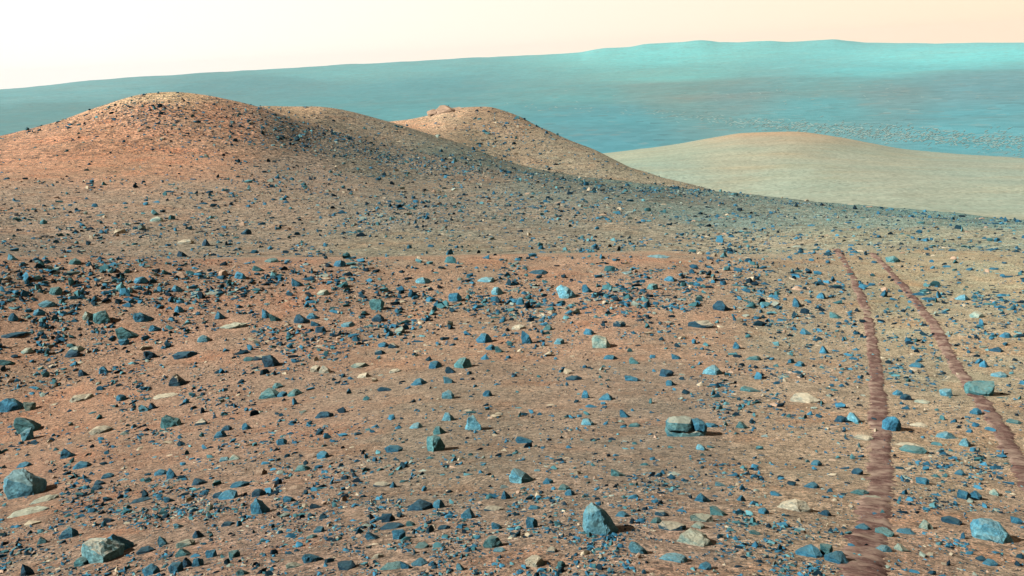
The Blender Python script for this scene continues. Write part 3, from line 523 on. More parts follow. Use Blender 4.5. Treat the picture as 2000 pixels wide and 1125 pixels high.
# ------------------------------------------------------------------ rock materials
def rock_material(name, a, b, dust, dust_amt, lo=0.98):
    mt, t, bs = new_mat(name)
    tc = N(t, 'ShaderNodeTexCoord'); oi = N(t, 'ShaderNodeObjectInfo')
    ad = N(t, 'ShaderNodeVectorMath', operation='MULTIPLY_ADD')
    L(t, oi.outputs['Random'], ad.inputs[0]); ad.inputs[1].default_value = (37, 53, 71); L(t, tc.outputs['Generated'], ad.inputs[2])
    vec = ad.outputs[0]
    n1 = noise(t, vec, 2.2, 5, 0.65)
    col = mixc(t, maprange(t, n1, 0.36, 0.64, 0, 1), a, b)
    n2 = noise(t, vec, 9.0, 4, 0.7)
    f = maprange(t, n2, 0.32, 0.68, 0.55, 1.5)
    rf = maprange(t, oi.outputs['Random'], 0, 1, 0.75, 1.25)
    mu = N(t, 'ShaderNodeMath', operation='MULTIPLY'); L(t, f, mu.inputs[0]); L(t, rf, mu.inputs[1])
    vm = N(t, 'ShaderNodeVectorMath', operation='SCALE'); L(t, col, vm.inputs[0]); L(t, mu.outputs[0], vm.inputs['Scale']); col = vm.outputs[0]
    # dust that has settled on the upper faces
    ge = N(t, 'ShaderNodeNewGeometry'); sp = N(t, 'ShaderNodeSeparateXYZ'); L(t, ge.outputs['Normal'], sp.inputs[0])
    n3 = noise(t, vec, 4.0, 4, 0.7); sm = N(t, 'ShaderNodeMath', operation='MULTIPLY_ADD'); L(t, n3, sm.inputs[0]); sm.inputs[1].default_value = 0.7; L(t, sp.outputs[2], sm.inputs[2])
    col = mixc(t, maprange(t, sm.outputs[0], lo, lo + 0.24, 0, dust_amt), col, dust)
    L(t, col, bs.inputs['Base Color']); bs.inputs['Roughness'].default_value = 0.72; bs.inputs['Specular IOR Level'].default_value = 0.3
    n4 = noise(t, vec, 7.0, 6, 0.75)
    bp = N(t, 'ShaderNodeBump'); bp.inputs['Strength'].default_value = 0.9; bp.inputs['Distance'].default_value = 0.02
    L(t, n4, bp.inputs['Height']); L(t, bp.outputs[0], bs.inputs['Normal'])
    return mt
RM = {
 'b': rock_material('blue_basalt', (0.025, 0.145, 0.245), (0.070, 0.30, 0.44), (0.13, 0.28, 0.30), 0.5),
 'd': rock_material('dark_basalt', (0.010, 0.050, 0.088), (0.030, 0.125, 0.195), (0.08, 0.18, 0.21), 0.5),
 't': rock_material('teal_rock', (0.038, 0.16, 0.19), (0.12, 0.32, 0.33), (0.24, 0.34, 0.29), 0.55),
 'l': rock_material('light_blue_rock', (0.070, 0.27, 0.38), (0.20, 0.48, 0.55), (0.30, 0.42, 0.38), 0.55),
 'g': rock_material('pale_green_rock', (0.14, 0.30, 0.29), (0.44, 0.52, 0.41), (0.66, 0.61, 0.43), 0.65),
 'c': rock_material('cream_rock', (0.28, 0.34, 0.29), (0.66, 0.57, 0.40), (0.78, 0.69, 0.49), 0.7),
 'n': rock_material('tan_rock', (0.34, 0.22, 0.15), (0.50, 0.36, 0.25), (0.55, 0.42, 0.30), 0.6),
 'y': rock_material('pale_dusted_rock', (0.10, 0.27, 0.31), (0.22, 0.42, 0.42), (0.72, 0.65, 0.47), 0.95, 1.14),
 'x': rock_material('dusted_basalt', (0.010, 0.050, 0.085), (0.030, 0.12, 0.17), (0.62, 0.56, 0.40), 0.9),
 'z': rock_material('bedded_rock', (0.035, 0.15, 0.20), (0.14, 0.30, 0.30), (0.50, 0.50, 0.38), 0.8),
 'h': rock_material('hill_outcrop', (0.36, 0.24, 0.16), (0.50, 0.34, 0.23), (0.56, 0.40, 0.28), 0.5),
}
from mathutils import noise as mnoise
def finish_rock(bm, size, cuts, rough, seed):
    bmesh.ops.dissolve_limit(bm, angle_limit=R(6), verts=bm.verts[:], edges=bm.edges[:])
    bmesh.ops.bevel(bm, geom=bm.edges[:], offset=0.014 * size, segments=1, affect='EDGES', clamp_overlap=True)
    bmesh.ops.triangulate(bm, faces=bm.faces[:])
    if cuts: bmesh.ops.subdivide_edges(bm, edges=bm.edges[:], cuts=cuts, use_grid_fill=True)
    for v in bm.verts:
        p = v.co / size
        q = Vector((p.x * 2.6 + seed * 3.1, p.y * 2.6 - seed, p.z * 2.6 + seed * 1.7))
        v.co += mnoise.noise_vector(q) * size * rough + mnoise.noise_vector(q * 2.7) * size * rough * 0.55 + (mnoise.noise_vector(q * 7.0) * size * rough * 0.34 if cuts > 1 else Vector((0, 0, 0)))
def hull_rock(name, outline, front, W, H, depth, cuts, seed, mat):
    rr = random.Random(seed); bm = bmesh.new()
    def jit(s): return rr.uniform(-s, s)
    J = .025 if front else .10
    for x, z in outline:
        bm.verts.new(((x + jit(J)) * W, jit(.2) * depth, max(z + jit(J * 1.2), 0) * H))
        bm.verts.new((x * .66 * W + jit(.04) * W, depth * (.42 + jit(.08)), z * H * (.74 + jit(.08))))
    if front:
        for x, z, k in front: bm.verts.new((x * W, -depth * .5 * k, z * H))
    else:
        rx = rr.uniform(-.06, .26); tp = max([z for x, z in outline if abs(x - rx) < .35] or [.8])
        for x, z, y in ((rx + jit(.05), tp * (.62 + jit(.14)), .46), (rx + .05 + jit(.06), .28 + jit(.08), .50), (rx + jit(.05), .03, .47), (-.34 + jit(.05), .10 + jit(.05), .20 + jit(.08)), (-.28 + jit(.07), tp * (.60 + jit(.1)), .16 + jit(.07)), (.42 + jit(.04), .06, .10 + jit(.06))):
            bm.verts.new((x * W, -depth * y, z * H))
    for x, y in ((-.38, -.3), (.38, -.3), (.36, .3), (-.36, .3)): bm.verts.new((x * W, y * depth, -.16 * H))
    r = bmesh.ops.convex_hull(bm, input=bm.verts[:])
    bmesh.ops.delete(bm, geom=[v for v in bm.verts if not v.link_faces], context='VERTS')
    finish_rock(bm, min(W, max(H, .4 * W)), cuts, .05 if cuts < 2 else .055, seed * .37)
    me = bpy.data.meshes.new(name); bm.to_mesh(me); bm.free(); me.materials.append(mat)
    return me
def frame_at(px, py):
    P, V, th = hit([px], [py]); return P[0], V[0], float(th[0])
all_rocks = []
for o in PORTRAITS:
    xs = [p[0] for p in o[3]]; ys = [p[1] for p in o[3]]
    x0, x1, y0, y1 = min(xs), max(xs), min(ys), max(ys)
    ol = [((x - (x0 + x1) / 2) / (x1 - x0), (y1 - y) / (y1 - y0)) for x, y in o[3]]
    fr = [((x - (x0 + x1) / 2) / (x1 - x0), (y1 - y) / (y1 - y0) * .9, k) for x, y, k in o[4]]
    all_rocks.append(dict(x=o[1] + (x0 + x1) / 8, y=o[2] + y1 / 4, w=(x1 - x0) / 4, h=(y1 - y0) / 4, ol=ol, fr=fr, dp=o[5], hs=.93, c=o[6], name=o[0], label=o[7], short=o[8], sh='B'))
for x, y, w, h, sh, c in rock_rows:
    ol, dp, hs = SHAPES[sh]; k = near_key(x, y); lab, short = NAMED.get(k, (None, None)) if k else (None, None)
    nm = {'s': 'flat_stone', 'l': 'flat_stone', 'L': 'flat_stone', 'G': 'flat_stone', 'P2': 'flat_stone', 'f': 'rock_flake', 'V': 'rock_flake'}.get(sh, 'boulder' if w * h > 420 else 'rock')
    all_rocks.append(dict(x=x, y=y, w=w, h=h, ol=ol, fr=None, dp=dp, hs=hs, c=c, name=nm, label=lab, short=short, sh=sh))
for r in all_rocks: r['area'] = r['w'] * r['h'] + (5000 if r['label'] else 0)
all_rocks.sort(key=lambda r: -r['area'])
PICKED, SMALLER = all_rocks[:299], all_rocks[299:]
lands = [(r['x'], r['y'] - r['h'] / 2, r['short']) for r in PICKED if r['short']] + [(1335, 830, 'banded layered block')]
def auto_label(r):
    cx, cy = r['x'], r['y'] - r['h'] / 2
    X, Y, nm = min(lands, key=lambda q: (q[0] - cx) ** 2 + ((q[1] - cy) * 1.3) ** 2)
    dx, dy = cx - X, cy - Y; dist = math.hypot(dx, dy)
    side = 'left of' if dx < 0 else 'right of'
    vert = 'behind' if dy < 0 else 'in front of'
    if abs(dx) > 2.2 * abs(dy): rel = side
    elif abs(dy) > 2.2 * abs(dx): rel = vert
    else: rel = ('behind and ' if dy < 0 else 'before and ') + side
    how = 'just ' if dist < 48 else ('' if dist < 100 else 'well ')
    big = 'large ' if r['w'] > 30 else ('' if r['w'] > 21 else 'small ')
    return f"{big}{COLOUR_WORD[r['c']]} {SHAPE_WORD[r['sh']]} {how}{rel} the {nm}"
by_label = {}
for r in PICKED:
    if not r['label']: r['label'] = auto_label(r)
    by_label.setdefault(r['label'], []).append(r)
for lab, rs in by_label.items():
    if len(rs) == 2:
        key = 'x' if abs(rs[0]['x'] - rs[1]['x']) > abs(rs[0]['y'] - rs[1]['y']) else 'y'
        rs.sort(key=lambda r: r[key])
        for r, wd in zip(rs, ('left-hand', 'right-hand') if key == 'x' else ('farther', 'nearer')): r['label'] = wd + ' ' + lab
    elif len(rs) > 2:
        rs.sort(key=lambda r: r['x'])
        for r, wd in zip(rs, ('leftmost', 'second', 'third', 'fourth', 'fifth')): r['label'] = f'{lab}, {wd}'
for r in PICKED:
    if len(r['label'].split()) > 16: r['label'] = r['label'].replace(' and left of', ' left of').replace(' and right of', ' right of').replace('boulder past tracks', 'boulder'); print('LONG', r['label'])
print('SHARED LABELS', sum(len(v) > 1 for v in by_label.values()), 'of', len(PICKED), max(len(r['label'].split()) for r in PICKED))
taken = []                                # photo places already used, for the loose scatter
def place_rock(r, i):
    P, V, th = frame_at(r['x'], r['y'] - .10 * r['h'])
    dist = float(P @ fw); s = dist / F_PX
    dep = math.atan2(-P[2], math.hypot(P[0], P[1]))
    W = r['w'] * s; hh = r['h'] * s; depth = r['dp'] * W
    H = max(hh * r['hs'] * .55, (hh - .30 * depth * math.sin(dep)) / math.cos(dep) * (1.0 if r['fr'] else r['hs'] ** .35))
    px = max(r['w'], r['h']); cuts = 4 if px > 48 else (3 if px > 30 else 2)
    me = hull_rock(r['name'], r['ol'], r['fr'], W, H, depth, cuts, i + 3, RM[r['c']])
    o = bpy.data.objects.new(r['name'], me); C.link(o)
    o.location = (float(P[0]), float(P[1]), float(P[2]) - .07 * H); o.rotation_euler = (0, 0, -th)
    o['label'] = r['label']; o['category'] = 'rock'; o['group'] = 'rocks strewn over the near slope'
    taken.append((r['x'], r['y'] - r['h'] / 2, .5 * max(r['w'], r['h']))); return o
for i, r in enumerate(PICKED): place_rock(r, i)
# the banded block: one lower bed and two upper blocks parted by a crack
P, V, th = frame_at(1340, 850)
s = float(P @ fw) / F_PX / 4
root = bpy.data.objects.new('layered_block', None); C.link(root)
root.location = (float(P[0]), float(P[1]), float(P[2])); root.rotation_euler = (0.02, 0.035, -th + .14)
root['label'] = 'banded layered block with a cream top, a level bedding groove and a vertical crack'; root['category'] = 'rock'; root['group'] = 'rocks strewn over the near slope'
def bed(nm, x, w, z, h, dp, ol, c, seed, y=0):
    me = hull_rock(nm, ol, [(-.46, .1, .55), (-.2, .15, .95), (.2, .05, 1.), (.45, .1, .75), (-.42, .66, .45), (-.08, .80, .82), (.33, .70, .70)], w * s, h * s, dp * s, 2, seed, RM[c]); o = bpy.data.objects.new(nm, me); C.link(o)
    o.parent = root; o.location = (x * s, y * s, z * s); return o
bed('lower_bed', -4, 322, -4, 76, 200, [(-.42,0),(-.5,.45),(-.48,1),(.1,.96),(.48,1),(.5,.6),(.36,.0)], 'z', 201)
bed('upper_block', -58, 206, 66, 80, 180, [(-.5,.0),(-.5,.45),(-.38,.88),(-.12,1),(.48,.88),(.5,.5),(.5,0)], 'z', 202)
bed('upper_block', 98, 118, 64, 70, 165, [(-.5,.0),(-.5,.92),(-.1,1),(.3,.74),(.5,.3),(.46,0)], 'b', 203)
taken.append((1340, 835, 45))
# ------------------------------------------------------------------ wheel tracks pressed by a rover
mt_track, t, bs = new_mat('churned_soil')
uv = N(t, 'ShaderNodeUVMap'); mp = N(t, 'ShaderNodeMapping'); mp.inputs['Scale'].default_value = (34.0, 0.8, 1.0); L(t, uv.outputs[0], mp.inputs[0])
tc = N(t, 'ShaderNodeTexCoord'); st = noise(t, mp.outputs[0], 1.0, 4, 0.65); n1 = noise(t, tc.outputs['Object'], 5.0, 5, 0.7); n2 = noise(t, tc.outputs['Object'], 70.0, 3, 0.7)
col = mixc(t, maprange(t, st, 0.36, 0.64, 0, 1), (0.095, 0.050, 0.044), (0.25, 0.145, 0.118))
col = mixc(t, maprange(t, n1, 0.45, 0.62, 0, .8), col, (0.46, 0.34, 0.26))
col = mixc(t, maprange(t, n2, 0.56, 0.66, 0, .5), col, (0.46, 0.35, 0.27))
L(t, col, bs.inputs['Base Color'])
bp = N(t, 'ShaderNodeBump'); bp.inputs['Strength'].default_value = .75; bp.inputs['Distance'].default_value = .01; L(t, st, bp.inputs['Height']); L(t, bp.outputs[0], bs.inputs['Normal'])
def ground_at(x, y):                      # height of the land under world points
    th = np.arctan2(x, y); d = np.hypot(x, y); ld, e = knots(th); lf = pchip(VK, ld, VF)
    k = np.clip((lf < np.log(d)[:, None]).sum(1), 1, len(VF) - 1); r = np.arange(len(x))
    f = np.clip((np.log(d) - lf[r, k - 1]) / (lf[r, k] - lf[r, k - 1]), 0, 1)
    v = VF[k - 1] + f * (VF[1] - VF[0]); ef = row_pchip(e, v)
    return ef * d + relief(x, y, d)
def wheel_track(pts, gaps, seed, width=0.165):
    P, _, _ = hit([p[0] for p in pts], [p[1] for p in pts]); P = P[:, :2]
    seg = np.r_[0, np.cumsum(np.hypot(*np.diff(P, axis=0).T))]
    n = int(seg[-1] / 0.022); t = np.linspace(0, seg[-1], n)
    x = pchip(seg, P[:, 0], t); y = pchip(seg, P[:, 1], t)
    ker = np.ones(31) / 31; xp = np.pad(x, 15, mode='edge'); yp = np.pad(y, 15, mode='edge'); x = np.convolve(xp, ker, 'valid'); y = np.convolve(yp, ker, 'valid')
    tx = np.gradient(x); ty = np.gradient(y); l = np.hypot(tx, ty); nx, ny = ty / l, -tx / l
    nw = 13; u = np.linspace(-1, 1, nw)
    wob = 0.18 * vnoise(t * 2.3, t * 0 + seed, 3)
    def side(k): return width * .5 * (1.0 + .14 * vnoise(t * 4, t * 0 + seed + k, 4) + .12 * vnoise(t * 14, t * 0 + seed + k, 5) + .25 * vnoise(t * 60, t * 0 + seed + k, 6)) * 1.12
    sl, sr = side(9), side(23)
    off = np.where(u[None, :] < 0, u[None, :] * sl[:, None], u[None, :] * sr[:, None]) + (wob * width * .5)[:, None]
    X = x[:, None] + nx[:, None] * off; Y = y[:, None] + ny[:, None] * off
    Z = ground_at(X.ravel(), Y.ravel()).reshape(X.shape)
    d = np.hypot(X, Y)
    edge = np.clip((1 - np.abs(u))[None, :] * 2.6, 0, 1)
    rib = 0.0012 * np.sin(t * 2 * math.pi / 0.09 + 1.5 * vnoise(t * 3, t * 0, 5))[:, None]
    rag = (vnoise(X * 30, Y * 30, 7) * 0.004 + vnoise(X * 9, Y * 9, 8) * 0.004) * (1 + .06 * d)
    lift = 0.0035 + 0.0007 * d
    prof = -0.006 * (1 - edge) + edge * lift + .8 * rag + rib * edge
    for g0, g1 in gaps:                   # stretches where the print is faint
        yy = np.asarray(to_pix(np.stack([x, y, Z[:, nw // 2]], 1))[1]); a = (yy > g0) & (yy < g1)
        prof -= .7 * lift * a[:, None] * (0.9 + .9 * vnoise(X * 5, Y * 5, 12))
    Z = Z + prof
    V = np.stack([X, Y, Z], -1).reshape(-1, 3)
    a, b = np.meshgrid(np.arange(n - 1), np.arange(nw - 1), indexing='ij'); a = a.ravel(); b = b.ravel()
    q = np.stack([a * nw + b, a * nw + b + 1, (a + 1) * nw + b + 1, (a + 1) * nw + b], -1)
    o = mesh_obj('wheel_track', V, q, mt_track, True)
    uvl = o.data.uv_layers.new(name='UVMap'); UV = np.stack([np.repeat(t, nw), np.tile(u, n)], 1)
    uvl.data.foreach_set('uv', UV[q.ravel()].astype(np.float32).ravel()); o['kind'] = 'structure'; return o
wheel_track([(1690, 1160), (1692, 1095), (1702, 1050), (1708, 1000), (1716, 950), (1721, 905), (1722, 870), (1716, 820), (1713, 770), (1711, 720), (1707, 690), (1701, 655), (1696, 625), (1683, 590), (1671, 560), (1660, 530), (1648, 508), (1633, 487)], [(500, 560), (604, 622)], 1)
wheel_track([(2090, 1060), (2040, 990), (1998, 925), (1972, 880), (1945, 835), (1912, 785), (1888, 750), (1868, 718), (1848, 685), (1832, 655), (1812, 625), (1790, 592), (1765, 560), (1740, 530), (1720, 508), (1702, 493)], [(505, 545)], 2)

# ------------------------------------------------------------------ loose stones too many to count
def hull_template(seed, flat, npt=13):
    rr = random.Random(seed); bm = bmesh.new()
    for _ in range(npt):
        v = Vector((rr.gauss(0, 1), rr.gauss(0, 1), rr.gauss(0, 1))).normalized() * rr.uniform(.75, 1.1)
        bm.verts.new((v.x * .5, v.y * .42, max(v.z, -.3) * .5 * flat + .12 * flat))
    bmesh.ops.convex_hull(bm, input=bm.verts[:])
    bmesh.ops.delete(bm, geom=[v for v in bm.verts if not v.link_faces], context='VERTS')
    bmesh.ops.triangulate(bm, faces=bm.faces[:]); bm.verts.index_update()
    V = np.array([v.co[:] for v in bm.verts]); Fa = np.array([[v.index for v in f.verts] for f in bm.faces]); bm.free(); return V, Fa
TPL = [hull_template(50 + k, f) for k, f in enumerate([1.0, .8, .9, .7, .55, .4, 1.1, .85, .6, .95, .35, .75, 1.0, .5, .8, .65])]
TPL += [hull_template(90 + k, f, 6) for k, f in enumerate([1.0, .7, .85, .5, .9, .6])]
def mass(name, P, size, tint, tpl_ids, mat, label, category):
    Vs, Fs, Cs = [], [], []; base = 0
    n = len(P); yaw = rng.uniform(0, 6.283, n); tilt = rng.normal(0, .22, (n, 2)); asp = np.stack([rng.uniform(.75, 1.5, n), rng.uniform(.6, 1.2, n), rng.uniform(.5, 1.25, n)], 1)
    for k in np.unique(tpl_ids):
        V, Fa = TPL[k]; i = np.where(tpl_ids == k)[0]; m_ = len(i)
        v = V[None] * asp[i][:, None] * size[i][:, None, None]
        c, s_ = np.cos(tilt[i, 0])[:, None], np.sin(tilt[i, 0])[:, None]
        v = np.stack([v[..., 0], v[..., 1] * c - v[..., 2] * s_, v[..., 1] * s_ + v[..., 2] * c], -1)
        c, s_ = np.cos(yaw[i])[:, None], np.sin(yaw[i])[:, None]
        v = np.stack([v[..., 0] * c - v[..., 1] * s_, v[..., 0] * s_ + v[..., 1] * c, v[..., 2]], -1) + P[i][:, None]
        Vs.append(v.reshape(-1, 3)); Fs.append((Fa[None] + (np.arange(m_) * len(V))[:, None, None] + base).reshape(-1, 3)); base += m_ * len(V)
        Cs.append(np.repeat(tint[i], len(V), 0))
    o = mesh_obj(name, np.concatenate(Vs), np.concatenate(Fs), mat); colour_attr(o.data, 'tint', np.concatenate(Cs))
    o['kind'] = 'stuff'; o['label'] = label; o['category'] = category; return o
M_LOOSE, t, bs = new_mat('loose_stone')
at = N(t, 'ShaderNodeAttribute', attribute_name='tint'); tc = N(t, 'ShaderNodeTexCoord')
nn = noise(t, tc.outputs['Object'], 22.0, 3, .7); f = maprange(t, nn, .3, .7, .7, 1.35)
vm = N(t, 'ShaderNodeVectorMath', operation='SCALE'); L(t, at.outputs['Color'], vm.inputs[0]); L(t, f, vm.inputs['Scale']); L(t, vm.outputs[0], bs.inputs['Base Color'])
bs.inputs['Roughness'].default_value = .8
PAL = np.array([(.028,.125,.20), (.05,.205,.31), (.007,.026,.042), (.012,.045,.066), (.052,.165,.185), (.11,.29,.32), (.25,.32,.27), (.50,.43,.30), (.42,.30,.21)])
BAND = [(505, 238), (580, 262), (660, 285), (760, 307), (880, 328), (1010, 347), (1150, 362), (1320, 380)]
def tints(n, pr):
    return PAL[rng.choice(len(PAL), n, p=np.array(pr) / np.sum(pr))] * rng.uniform(.75, 1.25, (n, 1))
# how thickly stones lie, by where they lie in the view: (x, y, radius x, radius y, factor)
PATCH = [(1050, 905, 330, 50, .30), (850, 800, 330, 40, .35), (1050, 770, 250, 30, .6), (1250, 720, 160, 60, .45), (1550, 900, 120, 60, .4), (400, 830, 200, 60, .7), (100, 900, 200, 45, .45),
 (700, 1000, 500, 70, 1.9), (330, 960, 220, 60, 1.9), (1250, 980, 160, 40, 1.5), (600, 560, 700, 45, 2.0), (1300, 575, 260, 45, 2.6), (1560, 590, 140, 50, 1.5), (1000, 640, 500, 40, 1.3),
 (1250, 455, 350, 22, .6), (900, 490, 400, 12, .7), (250, 390, 220, 30, .5), (150, 460, 180, 30, 1.6), (250, 310, 260, 40, .45), (80, 330, 160, 60, .5), (330, 225, 170, 28, 1.5), (620, 285, 130, 36, 4.0), (820, 325, 200, 25, 3.0),
 (900, 380, 500, 45, 2.2), (1450, 410, 300, 22, 2.6), (1850, 425, 220, 14, 3.0), (1850, 560, 180, 60, .6), (1200, 1080, 250, 40, .8), (1800, 1060, 250, 70, .6), (950, 235, 120, 30, 1.2), (600, 440, 600, 40, 1.8)]
def thickness(px, py):
    f = np.ones_like(px)
    for x, y, rx, ry, k in PATCH: f *= k ** np.exp(-((px - x) / rx) ** 2 - ((py - y) / ry) ** 2)
    return f
def scatter(n, smin, smax, power, seed, clump):
    px = rng.uniform(-60, 2060, n); py = rng.uniform(186, 1170, n)
    P, V, th = hit_many(px, py); ok = ~np.isnan(V); ok &= np.nan_to_num(V, nan=99) < KID['drop'] - .05
    px, py, P, V = px[ok], py[ok], P[ok], V[ok]
    d = np.hypot(P[:, 0], P[:, 1]); sc_n = np.maximum(d * .09, .25)
    cl = vnoise(np.log(d) * 9 + 3, np.arctan2(P[:, 0], P[:, 1]) * 12, seed) + .7 * vnoise(np.log(d) * 26, np.arctan2(P[:, 0], P[:, 1]) * 34, seed + 1)
    acc = .42 * thickness(px, py) * np.exp(clump * cl)
    ok = rng.random(len(px)) < acc
    px, py, P, V, d = px[ok], py[ok], P[ok], V[ok], d[ok]
    u = rng.random(len(px)); a = 1 - power
    sp = (smin ** a + u * (smax ** a - smin ** a)) ** (1 / a)
    far = np.clip((d - 22) / 10, 0, 1); sp = sp * (1 - far * (.18 if smax > 6 else .1)) * np.where((d > 58) & (smax > 6), .78, 1.0)
    sp = np.where(py > 900, sp * 1.15, sp)
    if smax > 6: sp *= 1 + .3 * np.exp(-((py - 575) / 55) ** 2)
    keep = np.ones(len(px), bool)
    for x, y, r in taken:
        keep &= ~((np.abs(px - x) < r + sp * .5) & (np.abs(py - y) < r * .75 + sp * .3))
    on_track = np.zeros(len(px), bool)
    for tr in TRACKS:
        tx = np.interp(py, tr[1], tr[0]); on_track |= (np.abs(px - tx) < tr[2] * (py - 380) / 700) & (py > 490)
    keep &= ~on_track | (rng.random(len(px)) < .3)
    px, py, P, V, d, sp = px[keep], py[keep], P[keep], V[keep], d[keep], sp[keep]
    return P, sp * (P @ fw) / F_PX, sp, px, py, d
TRACKS = [(np.array([1633, 1660, 1683, 1701, 1711, 1722, 1721, 1708, 1690]), np.array([487, 530, 590, 655, 720, 870, 905, 1000, 1160]), 52), (np.array([1702, 1740, 1790, 1832, 1868, 1912, 1972, 2040]), np.array([493, 530, 592, 655, 718, 785, 880, 990]), 48)]
P, S, sp, px, py, d = scatter(92000, 3.8, 19, 2.35, 21, 1.45)
bx = rng.uniform(430, 1400, 9000); by = np.interp(bx, [b[0] for b in BAND], [b[1] for b in BAND]) + rng.normal(0, 1, 9000) * np.interp(bx, [430, 520, 700, 1000, 1400], [10, 17, 18, 13, 9])
wgt = np.interp(bx, [430, 520, 640, 800, 1000, 1400], [.15, .7, 1., .75, .55, .4]) * np.exp(.8 * vnoise(bx / 26, by / 9, 44)); kb = rng.random(9000) < wgt * .62
bx2 = rng.uniform(1250, 2050, 2200); by2 = np.interp(bx2, [1250, 1400, 1600, 1800, 2050], [368, 384, 407, 418, 441]) + np.abs(rng.normal(0, 14, 2200)); hx = rng.normal(330, 70, 420); hy = rng.normal(222, 17, 420)
BP, BV, _ = hit(np.r_[bx[kb], bx2, hx], np.r_[by[kb], by2, hy]); okb = ~np.isnan(BV) & (np.nan_to_num(BV, nan=99) < KID['drop'] - .1); BP = BP[okb]
nb = np.r_[np.full(kb.sum(), 1.), np.full(2200, .55), np.full(420, .85)][okb]
bs_ = (2.6 ** -1.2 + rng.random(len(BP)) * (8.0 ** -1.2 - 2.6 ** -1.2)) ** (-1 / 1.2) * nb * (BP @ fw) / F_PX
P = np.concatenate([P, BP]); S = np.concatenate([S, bs_])
pal = tints(len(P), [26, 16, 15, 12, 14, 8, 4, 3, 3]); pal[-len(BP):] = tints(len(BP), [22, 10, 18, 18, 22, 8, 3, 1, 1])
P = P - np.stack([0 * S, 0 * S, .10 * S], 1)
# the smaller of the rocks read off the photograph join the loose stones
q = [(r['x'], r['y'] - .15 * r['h'], r['w'], r['h'], r['c'], r['sh']) for r in SMALLER]
QP, _, _ = hit([a[0] for a in q], [a[1] for a in q]); qs = np.array([a[2] for a in q]) * (QP @ fw) / F_PX
qc = {'b': 1, 'd': 3, 't': 4, 'l': 5, 'g': 6, 'c': 7, 'n': 8, 'x': 2}
qt = PAL[[qc[a[4]] for a in q]]
flat_ids = [4, 5, 10, 13]; round_ids = [0, 1, 2, 6, 7, 9, 11, 12, 14]
qid = np.array([random.choice(flat_ids if a[5] in 'slfL' else round_ids) for a in q])
ids = rng.integers(0, 16, len(P))
mass('loose_stones', np.concatenate([P, QP]), np.concatenate([S, qs]), np.concatenate([pal, qt]), np.concatenate([ids, qid]), M_LOOSE, 'countless small blue and dark stones strewn over the whole slope', 'stones')
TPL += [hull_template(140 + k, f, 11) for k, f in enumerate([.16, .22, .13, .28])]
P, S, sp, px, py, d = scatter(4200, 7, 24, 2.2, 51, .9)
pt = np.array([(.55,.48,.34), (.34,.40,.33), (.50,.37,.26), (.22,.32,.31), (.10,.20,.22)])[rng.choice(5, len(P), p=[.3, .25, .2, .15, .1])] * rng.uniform(.8, 1.2, (len(P), 1))
mass('thin_flakes', P - np.stack([0 * S, 0 * S, .02 * S], 1), S, pt, rng.integers(22, 26, len(P)), M_LOOSE, 'thin pale and greenish flakes of rock lying flat between the stones', 'flakes')
print('LOOSE', len(P))
P, S, sp, px, py, d = scatter(300000, 1.7, 4.2, 2.2, 31, .4)
GP = np.array([(.40,.27,.19), (.26,.22,.17), (.08,.085,.08), (.03,.05,.06), (.12,.17,.16), (.04,.11,.15), (.55,.44,.33), (.33,.36,.30)])
gt = GP[rng.choice(8, len(P), p=np.array([12, 16, 22, 18, 12, 10, 5, 5]) / 100)] * rng.uniform(.75, 1.25, (len(P), 1))
mass('gravel', P, S, gt, rng.integers(16, 22, len(P)), M_LOOSE, 'fine gravel covering the slope and the hills', 'gravel')
print('GRAVEL', len(P))

# ------------------------------------------------------------------ the rocky horn on the farther hill
P, V, th = frame_at(872, 214.5)
s = float(P @ fw) / F_PX
horn = bpy.data.objects.new('rock_outcrop', None); C.link(horn); horn.location = P.tolist(); horn.rotation_euler = (0, 0, -th)
horn['label'] = 'pale rocky horn jutting from the crest of the farther hill'; horn['category'] = 'outcrop'
CRAG = [(-.5,0),(-.22,.42),(-.06,.92),(.03,1),(.12,.66),(.5,.3),(.5,0)]
for k, (x, z, w, h, c, ol) in enumerate([(-4, -5, 58, 17, 'h', CRAG), (4, -3, 7, 14, 'd', SHAPES['p'][0]), (-24, -4, 34, 9, 'h', SHAPES['w'][0]), (20, -5, 44, 11, 'h', SHAPES['d'][0]), (-12, -3, 12, 9, 'c', SHAPES['w'][0]), (44, -5, 40, 9, 'h', SHAPES['d'][0])]):
    me = hull_rock('crag', ol, None, w * s, h * s, w * s * .9, 3, 300 + k, RM[c]); o = bpy.data.objects.new('crag', me); C.link(o); o.parent = horn; o.location = (x * s, k % 2 * .4, z * s)
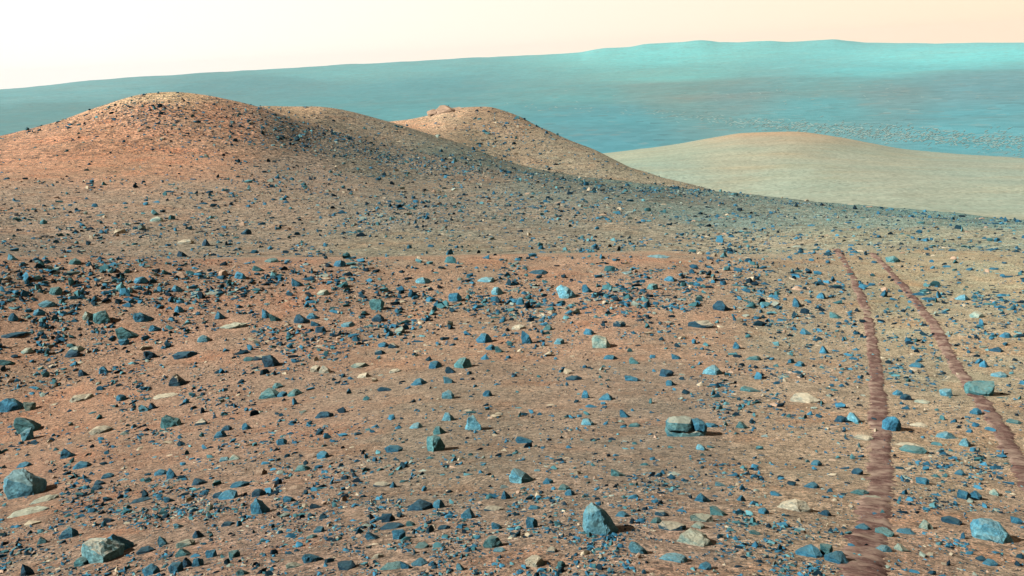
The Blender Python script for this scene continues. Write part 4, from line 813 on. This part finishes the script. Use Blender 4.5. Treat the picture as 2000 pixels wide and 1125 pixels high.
# ------------------------------------------------------------------ pale sand ripples on the crater floor
M_RIP, t, bs = new_mat('pale_sand'); bs.inputs['Base Color'].default_value = (0.31, 0.46, 0.43, 1)
px, py = [], []
while len(px) < 1150:
    x = random.uniform(980, 2040); u = random.gauss(0, 1)
    yc = 208 + 0.072 * (x - 1000) - 8 * math.exp(-((x - 1250) / 160) ** 2); y = yc + u * (2.5 + 7 * (x - 950) / 1000)
    if random.random() < .03 + .97 * min(1, max(0, (x - 1250) / 450)): px.append(x); py.append(y)
for _ in range(40): px.append(random.gauss(1600, 260)); py.append(random.gauss(182, 12))
P, V, th = hit(px, py); ok = (V > KID['floor']) & (V < KID['rimfoot']); P = P[ok]; th = th[ok]; n = len(P)
dd = P @ fw; slope = np.clip(-P[:, 2] / np.hypot(P[:, 0], P[:, 1]), .02, 1)
ln = rng.uniform(3, 10, n) * dd / F_PX; sg = np.where(rng.random(n) < .62, 1.0, -1.0); dy = sg * rng.uniform(.8, 4.0, n) * dd / F_PX / slope; wd = rng.uniform(.5, 1.2, n) * dd / F_PX / slope; hh = .2 * dd / F_PX
prof = np.array([(-.5, 0, 0), (-.2, .4, 1), (.15, .4, 1.1), (.5, 0, 0), (.1, -.5, 0), (-.3, -.4, 0), (.2, .5, 0), (-.3, .55, 0)])
tri = np.array([[0, 5, 1], [5, 4, 1], [4, 2, 1], [4, 3, 2], [3, 6, 2], [6, 7, 1], [6, 1, 2], [7, 0, 1]])
v = prof[None] * np.stack([ln, wd, hh], -1)[:, None]; v[..., 1] += prof[None, :, 0] * dy[:, None]; a = -th; c_, s_ = np.cos(a)[:, None], np.sin(a)[:, None]
v = np.stack([v[..., 0] * c_ - v[..., 1] * s_, v[..., 0] * s_ + v[..., 1] * c_, v[..., 2] + .5], -1) + P[:, None]
o = mesh_obj('sand_ripples', v.reshape(-1, 3), (tri[None] + (np.arange(n) * 8)[:, None, None]).reshape(-1, 3), M_RIP)
o['kind'] = 'stuff'; o['label'] = 'pale sand ripples scattered on the teal crater floor'; o['category'] = 'ripples'
# ------------------------------------------------------------------ the dusty air over the crater
hz, ht, hb = None, None, None
mh = bpy.data.materials.new('dusty_air'); mh.use_nodes = True; ht = mh.node_tree; ht.nodes.clear()
ho = N(ht, 'ShaderNodeOutputMaterial'); hv = N(ht, 'ShaderNodeVolumePrincipled')
hv.inputs['Color'].default_value = (0.90, 0.985, 1.0, 1); hv.inputs['Density'].default_value = 2.0e-5
hv.inputs['Anisotropy'].default_value = 0.0
L(ht, hv.outputs[0], ho.inputs['Volume'])
bb = [(x, y, z) for z in (-340, 130) for (x, y) in ((-13600, -13600), (13600, -13600), (13600, 13600), (-13600, 13600))]
hf = np.array([[0, 3, 2, 1], [4, 5, 6, 7], [0, 1, 5, 4], [1, 2, 6, 5], [2, 3, 7, 6], [3, 0, 4, 7]])
haze = mesh_obj('haze', np.array(bb, float), hf, mh); haze['kind'] = 'stuff'
haze['label'] = 'thin dusty air paling the far crater floor'; haze['category'] = 'haze'
